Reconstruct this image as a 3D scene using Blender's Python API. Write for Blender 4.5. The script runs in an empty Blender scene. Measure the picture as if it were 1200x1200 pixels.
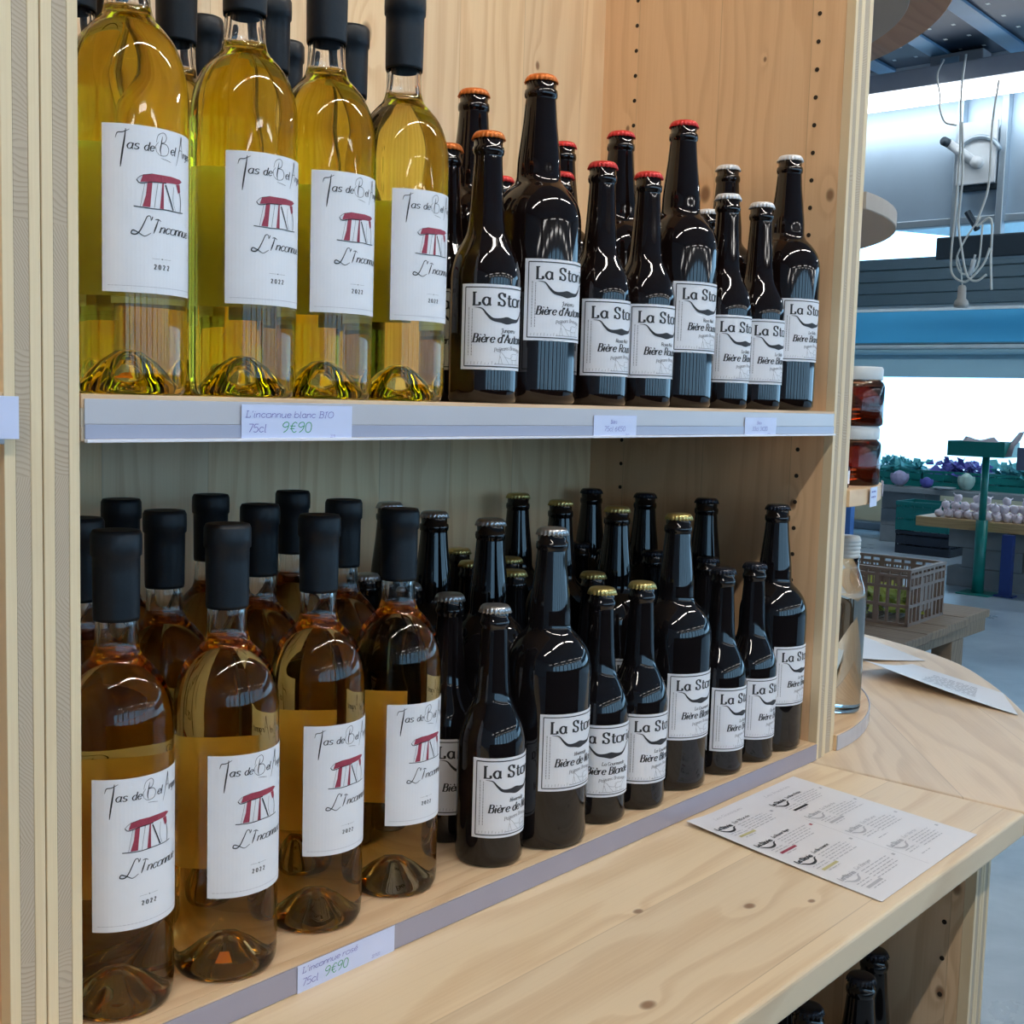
import bpy, bmesh, math, random
from mathutils import Vector, Matrix
PI = math.pi
S = bpy.context.scene
COL = S.collection
random.seed(7)

# ------------------------------------------------------------------ camera
cd = bpy.data.cameras.new('camera'); cam = bpy.data.objects.new('camera', cd); COL.objects.link(cam)
cd.sensor_width = 36; cd.lens = 1402.56/1200*36; cd.clip_start = .02; cd.clip_end = 200
Rr = Vector((0.65602251, -0.75420003, 0.02857926)); Rd = Vector((-0.05248867, -0.08336514, -0.99513577)); Rf = Vector((0.75291394, 0.65133138, -0.09427637))
M = Matrix((Rr, -Rd, -Rf)).transposed().to_4x4(); M.translation = (-0.3765, -0.6725, 0.4237)
cam.matrix_world = M
S.camera = cam
# ------------------------------------------------------------------ world, exposure
w = bpy.data.worlds.new('daylight'); S.world = w; w.use_nodes = True
bg = w.node_tree.nodes['Background']; bg.inputs[0].default_value = (.36, .68, 1.0, 1); bg.inputs[1].default_value = 3.8
S.view_settings.view_transform = 'Standard'; S.view_settings.look = 'None'
S.view_settings.exposure = 0.12; S.view_settings.gamma = 1; S.view_settings.use_curve_mapping = False
cy = S.cycles
cy.max_bounces = 20; cy.transmission_bounces = 16; cy.glossy_bounces = 6; cy.diffuse_bounces = 4; cy.transparent_max_bounces = 24
cy.sample_clamp_indirect = 6
TUBE_E = 16.0          # lamp strength of the fluorescent tubes
ZU, TU, TL, L, D = .4192, .0288, .0217, 1.0037, .375
ZC = -TL               # counter surface
FLOOR = -.92

# ------------------------------------------------------------------ node helpers
def newmat(name):
    m = bpy.data.materials.new(name); m.use_nodes = True
    return m, m.node_tree, m.node_tree.nodes['Principled BSDF']
def setp(b, col=None, rough=None, metal=None, **k):
    if col is not None: b.inputs['Base Color'].default_value = (*col, 1)
    if rough is not None: b.inputs['Roughness'].default_value = rough
    if metal is not None: b.inputs['Metallic'].default_value = metal
    for n, v in k.items(): b.inputs[n].default_value = v
def N(nt, t, **k):
    n = nt.nodes.new(t)
    for a, v in k.items(): setattr(n, a, v)
    return n
def lk(nt, a, b): nt.links.new(a, b)
def math_n(nt, op, a, b=None, c=None):
    n = N(nt, 'ShaderNodeMath', operation=op)
    for i, v in enumerate((a, b, c)):
        if v is None: continue
        if hasattr(v, 'links'): lk(nt, v, n.inputs[i])
        else: n.inputs[i].default_value = v
    return n.outputs[0]
def plain(name, col, rough=.5, metal=0, var=.12, scale=12, bump=0., **k):
    """simple material with a little procedural mottling"""
    m, nt, b = newmat(name); setp(b, col, rough, metal, **k)
    tc = N(nt, 'ShaderNodeTexCoord'); no = N(nt, 'ShaderNodeTexNoise'); no.inputs['Scale'].default_value = scale; no.inputs['Detail'].default_value = 4
    lk(nt, tc.outputs['Object'], no.inputs['Vector'])
    mx = N(nt, 'ShaderNodeMix', data_type='RGBA'); lk(nt, no.outputs['Fac'], mx.inputs[0])
    mx.inputs[6].default_value = tuple(c*(1-var) for c in col)+(1,); mx.inputs[7].default_value = tuple(min(1, c*(1+var)) for c in col)+(1,)
    lk(nt, mx.outputs[2], b.inputs['Base Color'])
    if bump:
        bp = N(nt, 'ShaderNodeBump'); bp.inputs['Strength'].default_value = bump; bp.inputs['Distance'].default_value = .01
        lk(nt, no.outputs['Fac'], bp.inputs['Height']); lk(nt, bp.outputs[0], b.inputs['Normal'])
    return m
def wood(name, light=(.80, .60, .38), dark=(.56, .34, .17), grain='X', across='Y', stave=.11, knots=(), ring=34., rough=.5, seed=0., tone=.10, contrast=.55, rot=0.):
    """pine: long fibres, growth-ring figure bent round knots, glued staves. knots: (x,y,z,radius) in object space"""
    m, nt, b = newmat(name); setp(b, light, rough)
    tc = N(nt, 'ShaderNodeTexCoord'); vec = tc.outputs['Object']
    if rot:
        mp = N(nt, 'ShaderNodeMapping'); mp.inputs['Rotation'].default_value = (0, 0, rot); lk(nt, vec, mp.inputs[0]); vec = mp.outputs[0]
    sp = N(nt, 'ShaderNodeSeparateXYZ'); lk(nt, vec, sp.inputs[0])
    third = [a for a in 'XYZ' if a not in (grain, across)][0]
    g, a, t = sp.outputs[grain], sp.outputs[across], sp.outputs[third]
    st = math_n(nt, 'FLOOR', math_n(nt, 'ADD', math_n(nt, 'DIVIDE', a, stave), seed+.37))
    wn = N(nt, 'ShaderNodeTexWhiteNoise', noise_dimensions='1D'); lk(nt, math_n(nt, 'ADD', st, seed*7.3), wn.inputs['W'])
    sr = wn.outputs['Value']
    # knots push the figure sideways
    push = None; kmask = None
    for (kx, ky, kz, kr) in knots:
        kv = N(nt, 'ShaderNodeVectorMath', operation='SUBTRACT'); lk(nt, vec if not rot else vec, kv.inputs[0]); kv.inputs[1].default_value = (kx, ky, kz)
        ks = N(nt, 'ShaderNodeSeparateXYZ'); lk(nt, kv.outputs[0], ks.inputs[0])
        dg = math_n(nt, 'DIVIDE', ks.outputs[grain], kr*4.5); da = math_n(nt, 'DIVIDE', ks.outputs[across], kr*2.2)
        d2 = math_n(nt, 'ADD', math_n(nt, 'MULTIPLY', dg, dg), math_n(nt, 'MULTIPLY', da, da))
        fall = math_n(nt, 'EXPONENT', math_n(nt, 'MULTIPLY', d2, -1.))
        pz = math_n(nt, 'MULTIPLY', fall, kr*1.6)
        push = pz if push is None else math_n(nt, 'ADD', push, pz)
        dd = math_n(nt, 'ADD', math_n(nt, 'POWER', math_n(nt, 'DIVIDE', ks.outputs[grain], kr*1.25), 2.), math_n(nt, 'POWER', math_n(nt, 'DIVIDE', ks.outputs[across], kr*.85), 2.))
        mk = N(nt, 'ShaderNodeMapRange', interpolation_type='SMOOTHSTEP'); lk(nt, dd, mk.inputs[0]); mk.inputs[1].default_value = .1; mk.inputs[2].default_value = 1.3; mk.inputs[3].default_value = 1; mk.inputs[4].default_value = 0
        kmask = mk.outputs[0] if kmask is None else math_n(nt, 'MAXIMUM', kmask, mk.outputs[0])
    cb = N(nt, 'ShaderNodeCombineXYZ')
    lk(nt, math_n(nt, 'MULTIPLY', g, 1.3), cb.inputs[0]); lk(nt, math_n(nt, 'MULTIPLY', a, 6.), cb.inputs[1]); lk(nt, math_n(nt, 'ADD', math_n(nt, 'MULTIPLY', sr, 19.), math_n(nt, 'MULTIPLY', t, 3.)), cb.inputs[2])
    n1 = N(nt, 'ShaderNodeTexNoise'); n1.inputs['Scale'].default_value = 1.6; n1.inputs['Detail'].default_value = 2; lk(nt, cb.outputs[0], n1.inputs['Vector'])
    ph = math_n(nt, 'ADD', math_n(nt, 'MULTIPLY', n1.outputs['Fac'], 5.0), math_n(nt, 'MULTIPLY', a, ring))
    if push is not None: ph = math_n(nt, 'ADD', ph, math_n(nt, 'MULTIPLY', push, ring*4))
    rg = math_n(nt, 'FRACT', math_n(nt, 'ADD', ph, math_n(nt, 'MULTIPLY', sr, 5.)))
    rr = N(nt, 'ShaderNodeMapRange', interpolation_type='SMOOTHERSTEP'); lk(nt, rg, rr.inputs[0]); rr.inputs[1].default_value = .25; rr.inputs[2].default_value = .93
    r2 = math_n(nt, 'MULTIPLY', rr.outputs[0], math_n(nt, 'SUBTRACT', 1., math_n(nt, 'POWER', rg, 14.)))
    # fine fibres
    cf = N(nt, 'ShaderNodeCombineXYZ'); lk(nt, math_n(nt, 'MULTIPLY', g, 9.), cf.inputs[0]); lk(nt, math_n(nt, 'MULTIPLY', a, 420.), cf.inputs[1]); lk(nt, math_n(nt, 'MULTIPLY', t, 60.), cf.inputs[2])
    n2 = N(nt, 'ShaderNodeTexNoise'); n2.inputs['Scale'].default_value = 1; n2.inputs['Detail'].default_value = 2; lk(nt, cf.outputs[0], n2.inputs['Vector'])
    f = math_n(nt, 'ADD', math_n(nt, 'MULTIPLY', r2, contrast), math_n(nt, 'MULTIPLY', math_n(nt, 'SUBTRACT', n2.outputs['Fac'], .5), .55))
    mx = N(nt, 'ShaderNodeMix', data_type='RGBA'); lk(nt, f, mx.inputs[0]); mx.inputs[6].default_value = (*light, 1); mx.inputs[7].default_value = (*dark, 1)
    hs = N(nt, 'ShaderNodeHueSaturation'); lk(nt, mx.outputs[2], hs.inputs['Color'])
    lk(nt, math_n(nt, 'ADD', 1.-tone, math_n(nt, 'MULTIPLY', sr, tone*2)), hs.inputs['Value']); lk(nt, math_n(nt, 'ADD', .93, math_n(nt, 'MULTIPLY', sr, .14)), hs.inputs['Saturation'])
    out = hs.outputs[0]
    # glue lines between the staves
    fr = math_n(nt, 'FRACT', math_n(nt, 'ADD', math_n(nt, 'DIVIDE', a, stave), seed+.37))
    gl = math_n(nt, 'LESS_THAN', fr, .008)
    m2 = N(nt, 'ShaderNodeMix', data_type='RGBA'); lk(nt, math_n(nt, 'MULTIPLY', gl, .35), m2.inputs[0]); lk(nt, out, m2.inputs[6]); m2.inputs[7].default_value = (.32, .2, .11, 1); out = m2.outputs[2]
    if kmask is not None:
        m3 = N(nt, 'ShaderNodeMix', data_type='RGBA'); lk(nt, math_n(nt, 'MULTIPLY', kmask, .85), m3.inputs[0]); lk(nt, out, m3.inputs[6]); m3.inputs[7].default_value = (.22, .10, .045, 1); out = m3.outputs[2]
    lk(nt, out, b.inputs['Base Color'])
    bp = N(nt, 'ShaderNodeBump'); bp.inputs['Strength'].default_value = .12; bp.inputs['Distance'].default_value = .002; lk(nt, n2.outputs['Fac'], bp.inputs['Height']); lk(nt, bp.outputs[0], b.inputs['Normal'])
    return m
def endgrain(name, light=(.60, .50, .36), dark=(.40, .31, .21), axis='Z', seed=0.):
    """sawn end grain of the core layer: tilted arcs changing from lamella to lamella"""
    m, nt, b = newmat(name); setp(b, light, .7)
    tc = N(nt, 'ShaderNodeTexCoord'); sp = N(nt, 'ShaderNodeSeparateXYZ'); lk(nt, tc.outputs['Object'], sp.inputs[0])
    al = sp.outputs[axis]; others = [x for x in 'XYZ' if x != axis]
    lam = math_n(nt, 'FLOOR', math_n(nt, 'ADD', math_n(nt, 'DIVIDE', al, .074), seed))
    wn = N(nt, 'ShaderNodeTexWhiteNoise', noise_dimensions='1D'); lk(nt, lam, wn.inputs['W'])
    ang = math_n(nt, 'MULTIPLY', math_n(nt, 'SUBTRACT', wn.outputs['Value'], .5), 5.)
    no = N(nt, 'ShaderNodeTexNoise'); no.inputs['Scale'].default_value = 22; lk(nt, tc.outputs['Object'], no.inputs['Vector'])
    o = math_n(nt, 'ADD', sp.outputs[others[0]], sp.outputs[others[1]])
    ph = math_n(nt, 'ADD', math_n(nt, 'MULTIPLY', al, 330.), math_n(nt, 'ADD', math_n(nt, 'MULTIPLY', math_n(nt, 'MULTIPLY', o, ang), 260.), math_n(nt, 'MULTIPLY', no.outputs['Fac'], 9.)))
    fr = math_n(nt, 'FRACT', ph)
    mr = N(nt, 'ShaderNodeMapRange', interpolation_type='SMOOTHSTEP'); lk(nt, fr, mr.inputs[0]); mr.inputs[1].default_value = .45; mr.inputs[2].default_value = .95
    mx = N(nt, 'ShaderNodeMix', data_type='RGBA'); lk(nt, math_n(nt, 'MULTIPLY', mr.outputs[0], math_n(nt, 'ADD', .2, math_n(nt, 'MULTIPLY', no.outputs['Fac'], .6))), mx.inputs[0])
    mx.inputs[6].default_value = (*light, 1); mx.inputs[7].default_value = (*dark, 1); lk(nt, mx.outputs[2], b.inputs['Base Color'])
    return m
def emit(name, col, st):
    m = bpy.data.materials.new(name); m.use_nodes = True; nt = m.node_tree; nt.nodes.clear()
    e = N(nt, 'ShaderNodeEmission'); e.inputs[0].default_value = (*col, 1); e.inputs[1].default_value = st
    o = N(nt, 'ShaderNodeOutputMaterial'); lk(nt, e.outputs[0], o.inputs[0]); return m
def glassm(name, col=(1, 1, 1), ior=1.45, rough=0.):
    m = bpy.data.materials.new(name); m.use_nodes = True; nt = m.node_tree; nt.nodes.clear()
    g = N(nt, 'ShaderNodeBsdfGlass'); g.inputs['Color'].default_value = (*col, 1); g.inputs['IOR'].default_value = ior; g.inputs['Roughness'].default_value = rough
    o = N(nt, 'ShaderNodeOutputMaterial'); lk(nt, g.outputs[0], o.inputs[0]); return m
def liquid(name, col, dens):
    m = bpy.data.materials.new(name); m.use_nodes = True; nt = m.node_tree; nt.nodes.clear()
    t = N(nt, 'ShaderNodeBsdfTransparent'); a = N(nt, 'ShaderNodeVolumeAbsorption'); a.inputs[0].default_value = (*col, 1); a.inputs[1].default_value = dens
    o = N(nt, 'ShaderNodeOutputMaterial'); lk(nt, t.outputs[0], o.inputs['Surface']); lk(nt, a.outputs[0], o.inputs['Volume']); return m

# ------------------------------------------------------------------ mesh helpers
def obj(name, bm, mat, parent=None, smooth=False, loc=None, normals=True):
    me = bpy.data.meshes.new(name)
    if normals: bmesh.ops.recalc_face_normals(bm, faces=bm.faces)
    bm.to_mesh(me); bm.free()
    if smooth:
        for p in me.polygons: p.use_smooth = True
    o = bpy.data.objects.new(name, me); COL.objects.link(o)
    for mm in (mat if isinstance(mat, (list, tuple)) else [mat]): me.materials.append(mm)
    if parent: o.parent = parent
    if loc: o.location = loc
    return o
def smooth_by_angle(o, ang=35):
    me = o.data; me.polygons.foreach_set('use_smooth', [True]*len(me.polygons))
    bm = bmesh.new(); bm.from_mesh(me)
    for e in bm.edges:
        if len(e.link_faces) == 2 and e.calc_face_angle(0) > math.radians(ang): e.smooth = False
    bm.to_mesh(me); bm.free()
def thing(name, label, cat, loc=(0, 0, 0), rz=0, group=None):
    o = bpy.data.objects.new(name, None); COL.objects.link(o); o.location = loc; o.rotation_euler = (0, 0, rz)
    o.empty_display_size = .02
    tag(o, label, cat, group); return o
def tag(o, label, cat, group=None, kind=None):
    o['label'] = label; o['category'] = cat
    if group: o['group'] = group
    if kind: o['kind'] = kind
    return o
def structure(o, label, cat='structure'):
    o['kind'] = 'structure'; o['label'] = label; o['category'] = cat; return o
def box(bm, x0, x1, y0, y1, z0, z1, bev=0.):
    r = bmesh.ops.create_cube(bm, size=1); vs = r['verts']
    for v in vs: v.co = Vector(((x0+x1)/2+v.co.x*(x1-x0), (y0+y1)/2+v.co.y*(y1-y0), (z0+z1)/2+v.co.z*(z1-z0)))
    if bev:
        es = list({e for v in vs for e in v.link_edges}); bmesh.ops.bevel(bm, geom=es, offset=bev, segments=2, profile=.5, affect='EDGES')
    return vs
def boxo(name, ext, mat, parent=None, bev=.0008):
    bm = bmesh.new(); box(bm, *ext, bev=bev); return obj(name, bm, mat, parent)
def lathe(bm, prof, seg=40, close=False):
    """prof: list of (r,z); r=0 ends make poles"""
    rings = []
    for r, z in prof:
        if r < 1e-6: rings.append([bm.verts.new((0, 0, z))])
        else: rings.append([bm.verts.new((r*math.cos(2*PI*i/seg), r*math.sin(2*PI*i/seg), z)) for i in range(seg)])
    fs = []
    for a, b in zip(rings, rings[1:]):
        for i in range(seg):
            j = (i+1) % seg
            if len(a) == 1 and len(b) == 1: continue
            if len(a) == 1: fs.append(bm.faces.new((a[0], b[i], b[j])))
            elif len(b) == 1: fs.append(bm.faces.new((a[i], b[0], a[j])))
            else: fs.append(bm.faces.new((a[i], b[i], b[j], a[j])))
    return fs
def spline(pts, n=4):
    """Catmull-Rom through pts (any dimension)"""
    if len(pts) < 3: return [tuple(p) for p in pts]
    P = [tuple(2*a-b for a, b in zip(pts[0], pts[1]))]+list(pts)+[tuple(2*a-b for a, b in zip(pts[-1], pts[-2]))]
    out = []
    for i in range(1, len(P)-2):
        for k in range(n):
            t = k/n
            out.append(tuple(.5*((2*b)+(-a+c)*t+(2*a-5*b+4*c-d)*t*t+(-a+3*b-3*c+d)*t**3) for a, b, c, d in zip(P[i-1], P[i], P[i+1], P[i+2])))
    out.append(tuple(pts[-1])); return out
def tube(bm, pts, r, seg=8, caps=True):
    pts = [Vector(p) for p in pts]; rings = []
    up = Vector((0, 0, 1)); prev = None
    for i, p in enumerate(pts):
        d = (pts[min(i+1, len(pts)-1)]-pts[max(i-1, 0)]).normalized()
        if prev is None: a = d.orthogonal().normalized()
        else: a = (prev-d*prev.dot(d)).normalized()
        prev = a; b = d.cross(a)
        rings.append([bm.verts.new(p+(a*math.cos(2*PI*k/seg)+b*math.sin(2*PI*k/seg))*r) for k in range(seg)])
    for x, y in zip(rings, rings[1:]):
        for k in range(seg): bm.faces.new((x[k], x[(k+1) % seg], y[(k+1) % seg], y[k]))
    if caps: bm.faces.new(rings[0][::-1]); bm.faces.new(rings[-1])
def copy_tree(o, parent=None):
    c = o.copy(); COL.objects.link(c)
    if parent: c.parent = parent
    for ch in list(o.children):
        copy_tree(ch, c)
    return c

# ------------------------------------------------------------------ print: a small pen font drawn as ribbons
G = {
'a': ('8,8 5,10 2,9 0,5 2,1 5,0 8,3/8,10 8,2 10,0', 11), 'b': ('0,16 0,0/0,7 3,10 7,9 9,5 7,1 4,0 0,2', 11), 'c': ('8,8 5,10 2,9 0,5 2,1 5,0 8,2', 10),
'd': ('8,8 5,10 2,9 0,5 2,1 5,0 8,3/8,16 8,2 10,0', 11), 'e': ('1,5 8,6 7,9 5,10 2,9 0,5 2,1 5,0 8,2', 10), 'f': ('8,15 5,16 3,14 3,0/0,10 7,10', 8),
'g': ('8,8 5,10 2,9 0,5 2,2 5,1 8,4/8,10 8,-2 6,-5 2,-5', 11), 'h': ('0,16 0,0/0,7 4,10 7,9 7,0', 10), 'i': ('1,10 1,1 3,0/1,13.5 1,15', 5), 'j': ('3,10 3,-3 0,-5/3,13.5 3,15', 6),
'k': ('0,16 0,0/7,10 1,5 7,0', 9), 'l': ('1,16 1,1 3,0', 5), 'm': ('0,10 0,0/0,7 3,10 5,8 5,0/5,7 8,10 10,8 10,0', 13), 'n': ('0,10 0,0/0,7 4,10 7,8 7,0', 10),
'o': ('5,10 1,9 0,5 1,1 5,0 9,1 10,5 9,9 5,10', 12), 'p': ('0,10 0,-5/0,7 3,10 7,9 9,5 7,1 4,0 0,2', 11), 'q': ('8,8 5,10 2,9 0,5 2,1 5,0 8,3/8,10 8,-5', 11), 'r': ('0,10 0,0/0,6 3,9.5 6,9.5', 8),
's': ('7,8.5 4,10 1,8.5 1.5,6 6,4 7,2 4,0 0,1.5', 9), 't': ('3,14 3,2 5,0 7,1/0,10 7,10', 8), 'u': ('0,10 0,3 2,0 5,0 8,4/8,10 8,1 10,0', 11), 'v': ('0,10 4,0/4,0 8,10', 10),
'x': ('0,10 8,0/8,10 0,0', 10), 'y': ('0,10 4,1/8,10 3,-4 0,-5', 10), 'z': ('0,10 8,10/8,10 0,0/0,0 8,0', 10), ' ': ('', 6), "'": ('1,16 0,12', 4), '.': ('0,0 1,0', 4),
'L': ('2,16 2,0/0,16 5,16/0,0 9,0/9,0 9,4', 12), 'S': ('9,12 6,16 2,15 1,12 3,9 7,7 9,4 8,1 5,0 1,2/9,11 9,16/1,0 1,5', 12), 'B': ('2,16 2,0/0,16 6,16 9,14 8,9.5 2,9/6,9 10,7 9,1 6,0 0,0', 13),
'P': ('2,16 2,0/0,16 7,16 10,13 8,8 2,8/0,0 5,0', 12), 'A': ('0,0 6,16/6,16 11,0/2,6 9,6', 13), 'J': ('6,16 6,0 4,-5 0,-6/0,12 3,15 9,16', 10), 'I': ('3,16 1,0/0,14 5,16/0,0 3,0', 7),
'N': ('1,0 2,16/2,16 9,0/9,0 10,16', 13), 'R': ('2,16 2,0/0,16 7,16 10,13 8,8 2,8/6,8 11,0', 13), 'G': ('10,13 6,16 2,14 0,8 2,2 6,0 10,3 10,7', 12), 'D': ('2,16 2,0/0,16 6,16 11,12 11,4 6,0 0,0', 13),
'O': ('6,16 2,14 0,8 2,2 6,0 10,2 12,8 10,14 6,16', 14), 'C': ('10,13 6,16 2,14 0,8 2,2 6,0 10,3', 12), 'V': ('0,16 6,0/6,0 11,16', 12), 'T': ('5,16 5,0/0,16 11,16', 12), 'H': ('2,16 2,0/10,16 10,0/2,8 10,8/0,0 4,0/8,0 12,0', 14), 'M': ('0,0 2,16/2,16 6,4/6,4 10,16/10,16 12,0', 14), 'E': ('0,16 0,0/0,16 8,16/0,8 6,8/0,0 8,0', 10),
'0': ('4,16 1,14 0,8 1,2 4,0 7,2 8,8 7,14 4,16', 10), '1': ('1,12 4,16 4,0', 7), '2': ('0,13 3,16 7,14 6,9 0,0/0,0 8,0', 10), '3': ('0,15 5,16 7,12 3,9 8,6 6,1 0,1', 10), '5': ('7,16 1,16/1,16 0,9 5,10 8,5 5,0 0,1', 10),
'6': ('7,15 2,11 0,5 3,0 7,2 7,7 3,9 0,6', 10), '7': ('0,16 8,16/8,16 3,0', 10), '9': ('7,10 3,8 0,11 2,15 6,16 8,12 6,4 2,0', 10), '€': ('9,14 6,16 3,13 2,8 3,3 6,0 9,2/0,10 7,10/0,6 6,6', 11), '-': ('0,6 5,6', 7)}
ACC = {'è': ('e', '6,12 3,15'), 'é': ('e', '4,12 7,15'), 'ë': ('e', '3,13 3,14.5/7,13 7,14.5'), 'ê': ('e', '2,12 5,15/5,15 8,12')}
def ribbon(bm, pts, ws, W):
    """flat ribbon through 2-D pts with half-widths ws, mapped by W(u,v)"""
    n = len(pts)
    if n < 2: return
    vs = []
    for i, (x, y) in enumerate(pts):
        dx = pts[min(i+1, n-1)][0]-pts[max(i-1, 0)][0]; dy = pts[min(i+1, n-1)][1]-pts[max(i-1, 0)][1]
        l = math.hypot(dx, dy) or 1; h = ws[i] if isinstance(ws, (list, tuple)) else ws
        vs.append((bm.verts.new(W(x-dy/l*h, y+dx/l*h)), bm.verts.new(W(x+dy/l*h, y-dx/l*h))))
    for a, b in zip(vs, vs[1:]):
        try: bm.faces.new((a[0], a[1], b[1], b[0]))
        except ValueError: pass
def write(bm, W, text, x, y, h, thick=.09, thin=.03, slant=0., track=0., step=3, fit=None, rise=0.):
    """h = x-height; fit = total width wanted"""
    def adv(s): return sum(G[ACC[c][0] if c in ACC else c][1]*h/10+track for c in s)
    k = fit/adv(text) if fit else 1.
    cx = x; x0 = x
    for c in text:
        base, extra = ACC[c] if c in ACC else (c, None)
        st, a = G[base]
        for s in (st+('/'+extra if extra else '')).split('/'):
            if not s: continue
            pts = [tuple(map(float, p.split(','))) for p in s.split()]
            if len(pts) > 2: pts = spline(pts, step)
            q = [(cx+(px+slant*py)*h/10*k, y+py*h/10+rise*(cx-x0)) for px, py in pts]
            ws = []
            for i in range(len(q)):
                dx = q[min(i+1, len(q)-1)][0]-q[max(i-1, 0)][0]-slant*(q[min(i+1, len(q)-1)][1]-q[max(i-1, 0)][1]); dy = q[min(i+1, len(q)-1)][1]-q[max(i-1, 0)][1]
                l = math.hypot(dx, dy) or 1
                ws.append(h*(thin+(thick-thin)*abs(dy/l)**1.5))
            ribbon(bm, q, ws, W)
        cx += (a*h/10+track)*k
    return cx
def poly(bm, pts, W):
    bm.faces.new([bm.verts.new(W(*p)) for p in pts])
def cyl(r, off=0.): return lambda u, v: (r*math.sin((u+off)/r), -r*math.cos((u+off)/r), v)

# ------------------------------------------------------------------ materials
LT, DK = (.80, .58, .36), (.62, .38, .20)
wood_shelf = wood('pine_shelf_board', LT, DK, 'X', 'Y', .09, seed=3.1)
wood_back = wood('pine_back_panel', (.84, .62, .38), (.66, .41, .21), 'Z', 'X', .12, seed=1.7, contrast=.5,
                 knots=((.56, .375, .83, .010), (.785, .375, .70, .006), (.80, .375, .68, .005), (.775, .375, .675, .006), (.86, .375, .86, .005), (.40, .375, .70, .008), (.25, .375, .9, .01), (.62, .375, .25, .006)))
wood_side = wood('pine_side_panel', (.80, .54, .32), (.63, .37, .19), 'Z', 'Y', .13, seed=5.2, contrast=.4,
                 knots=((1.0, .021, .683, .007), (1.0, .20, .70, .010), (1.0, .33, .80, .004), (1.0, .05, .30, .006), (1.0, .266, .40, .007), (1.0, .12, .86, .003)))
wood_left = wood('pine_left_panel', LT, DK, 'Z', 'Y', .13, seed=8.8)
wood_top = wood('pine_counter_top', (.83, .66, .45), (.64, .44, .25), 'X', 'Y', .135, seed=2.4, contrast=.5, ring=20, rough=.38,
                knots=((.34, -.20, ZC, .007), (.55, -.165, ZC, .006), (.60, -.20, ZC, .004), (.47, -.10, ZC, .005), (.75, -.2, ZC, .004)))
wood_top2 = wood('pine_counter_corner', (.78, .62, .44), (.58, .42, .27), 'X', 'Y', .16, seed=6.4, contrast=.5, ring=18, rough=.38, rot=math.radians(-38), knots=())
wood_base = wood('pine_base_cabinet', (.74, .55, .36), (.56, .36, .20), 'Z', 'Y', .12, seed=4.4, knots=((.93, -.206, -.224, .007), (.93, -.217, -.10, .007)))
wood_face = wood('pine_face_layer', (.78, .64, .42), (.66, .50, .30), 'Z', 'X', .5, seed=1.1, contrast=.35)
wood_facex = wood('pine_edge_layer', (.72, .59, .42), (.58, .44, .29), 'X', 'Z', .5, seed=1.4, contrast=.35)
core_z = endgrain('board_core_end_grain', (.52, .43, .32), (.30, .22, .15), axis='Z')
core_x = endgrain('board_core_long_edge', (.60, .52, .41), (.46, .38, .28), axis='X', seed=.4)
strip_dk = plain('bluish_strip_plastic', (.36, .38, .50), .2, var=.05, scale=8)
strip_m = plain('clear_strip_plastic', (.50, .49, .53), .2, var=.05, scale=8)
strip_lip = plain('price_strip_lip', (.80, .80, .88), .2, var=.03)
strip_low = plain('lower_strip_plastic', (.34, .32, .39), .22, var=.06, scale=20)
hole_m = plain('dark_shelf_pin_hole', (.03, .018, .01), .9)
paper_m = plain('label_paper', (.80, .81, .86), .55, var=.02, scale=90)
paper_back = plain('back_label_paper', (.92, .88, .78), .6, var=.03, scale=60)
tag_m = plain('price_tag_card', (.62, .68, .92), .35, var=.03, scale=40)
menu_m = plain('menu_paper', (.80, .79, .83), .35, var=.03, scale=14)
ink = plain('black_ink', (.02, .02, .025), .6)
ink_grey = plain('grey_ink', (.28, .28, .30), .6)
ink_faint = plain('faint_grey_ink', (.50, .50, .55), .6)
ink_red = plain('burgundy_ink', (.32, .035, .07), .6, var=.35, scale=900)
ink_blue = plain('blue_pen_ink', (.10, .08, .42), .6)
ink_green = plain('green_pen_ink', (.03, .32, .12), .6)
ink_gold = plain('mustard_ink', (.55, .50, .25), .6)
wax = plain('matte_black_wax', (.004, .008, .014), .45, var=.25, scale=60, bump=.08, **{'Specular IOR Level': .35})
glass_clear = glassm('clear_bottle_glass', (1, 1, 1), 1.40)
wine_white = liquid('pale_gold_wine', (.93, .872, .0), 27.)
wine_rose = liquid('amber_rose_wine', (.875, .67, .0), 25.)
dark_glass = plain('near_black_bottle_glass', (.006, .005, .006), .045, var=.3, scale=30, **{'IOR': 1.5})
brown_glass = plain('dark_brown_bottle_glass', (.007, .0035, .003), .045, var=.3, scale=30, **{'IOR': 1.5})
CAPM = {k: plain(k+'_crown_cap_metal', c, r, mt, var=.06, scale=80) for k, c, r, mt in
        (('orange', (.78, .20, .035), .3, .35), ('red', (.75, .04, .035), .32, .15), ('white', (.82, .82, .84), .3, .1), ('silver', (.50, .52, .55), .28, .9), ('gold', (.66, .55, .22), .3, .85), ('black', (.015, .018, .03), .25, .3))}

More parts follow.
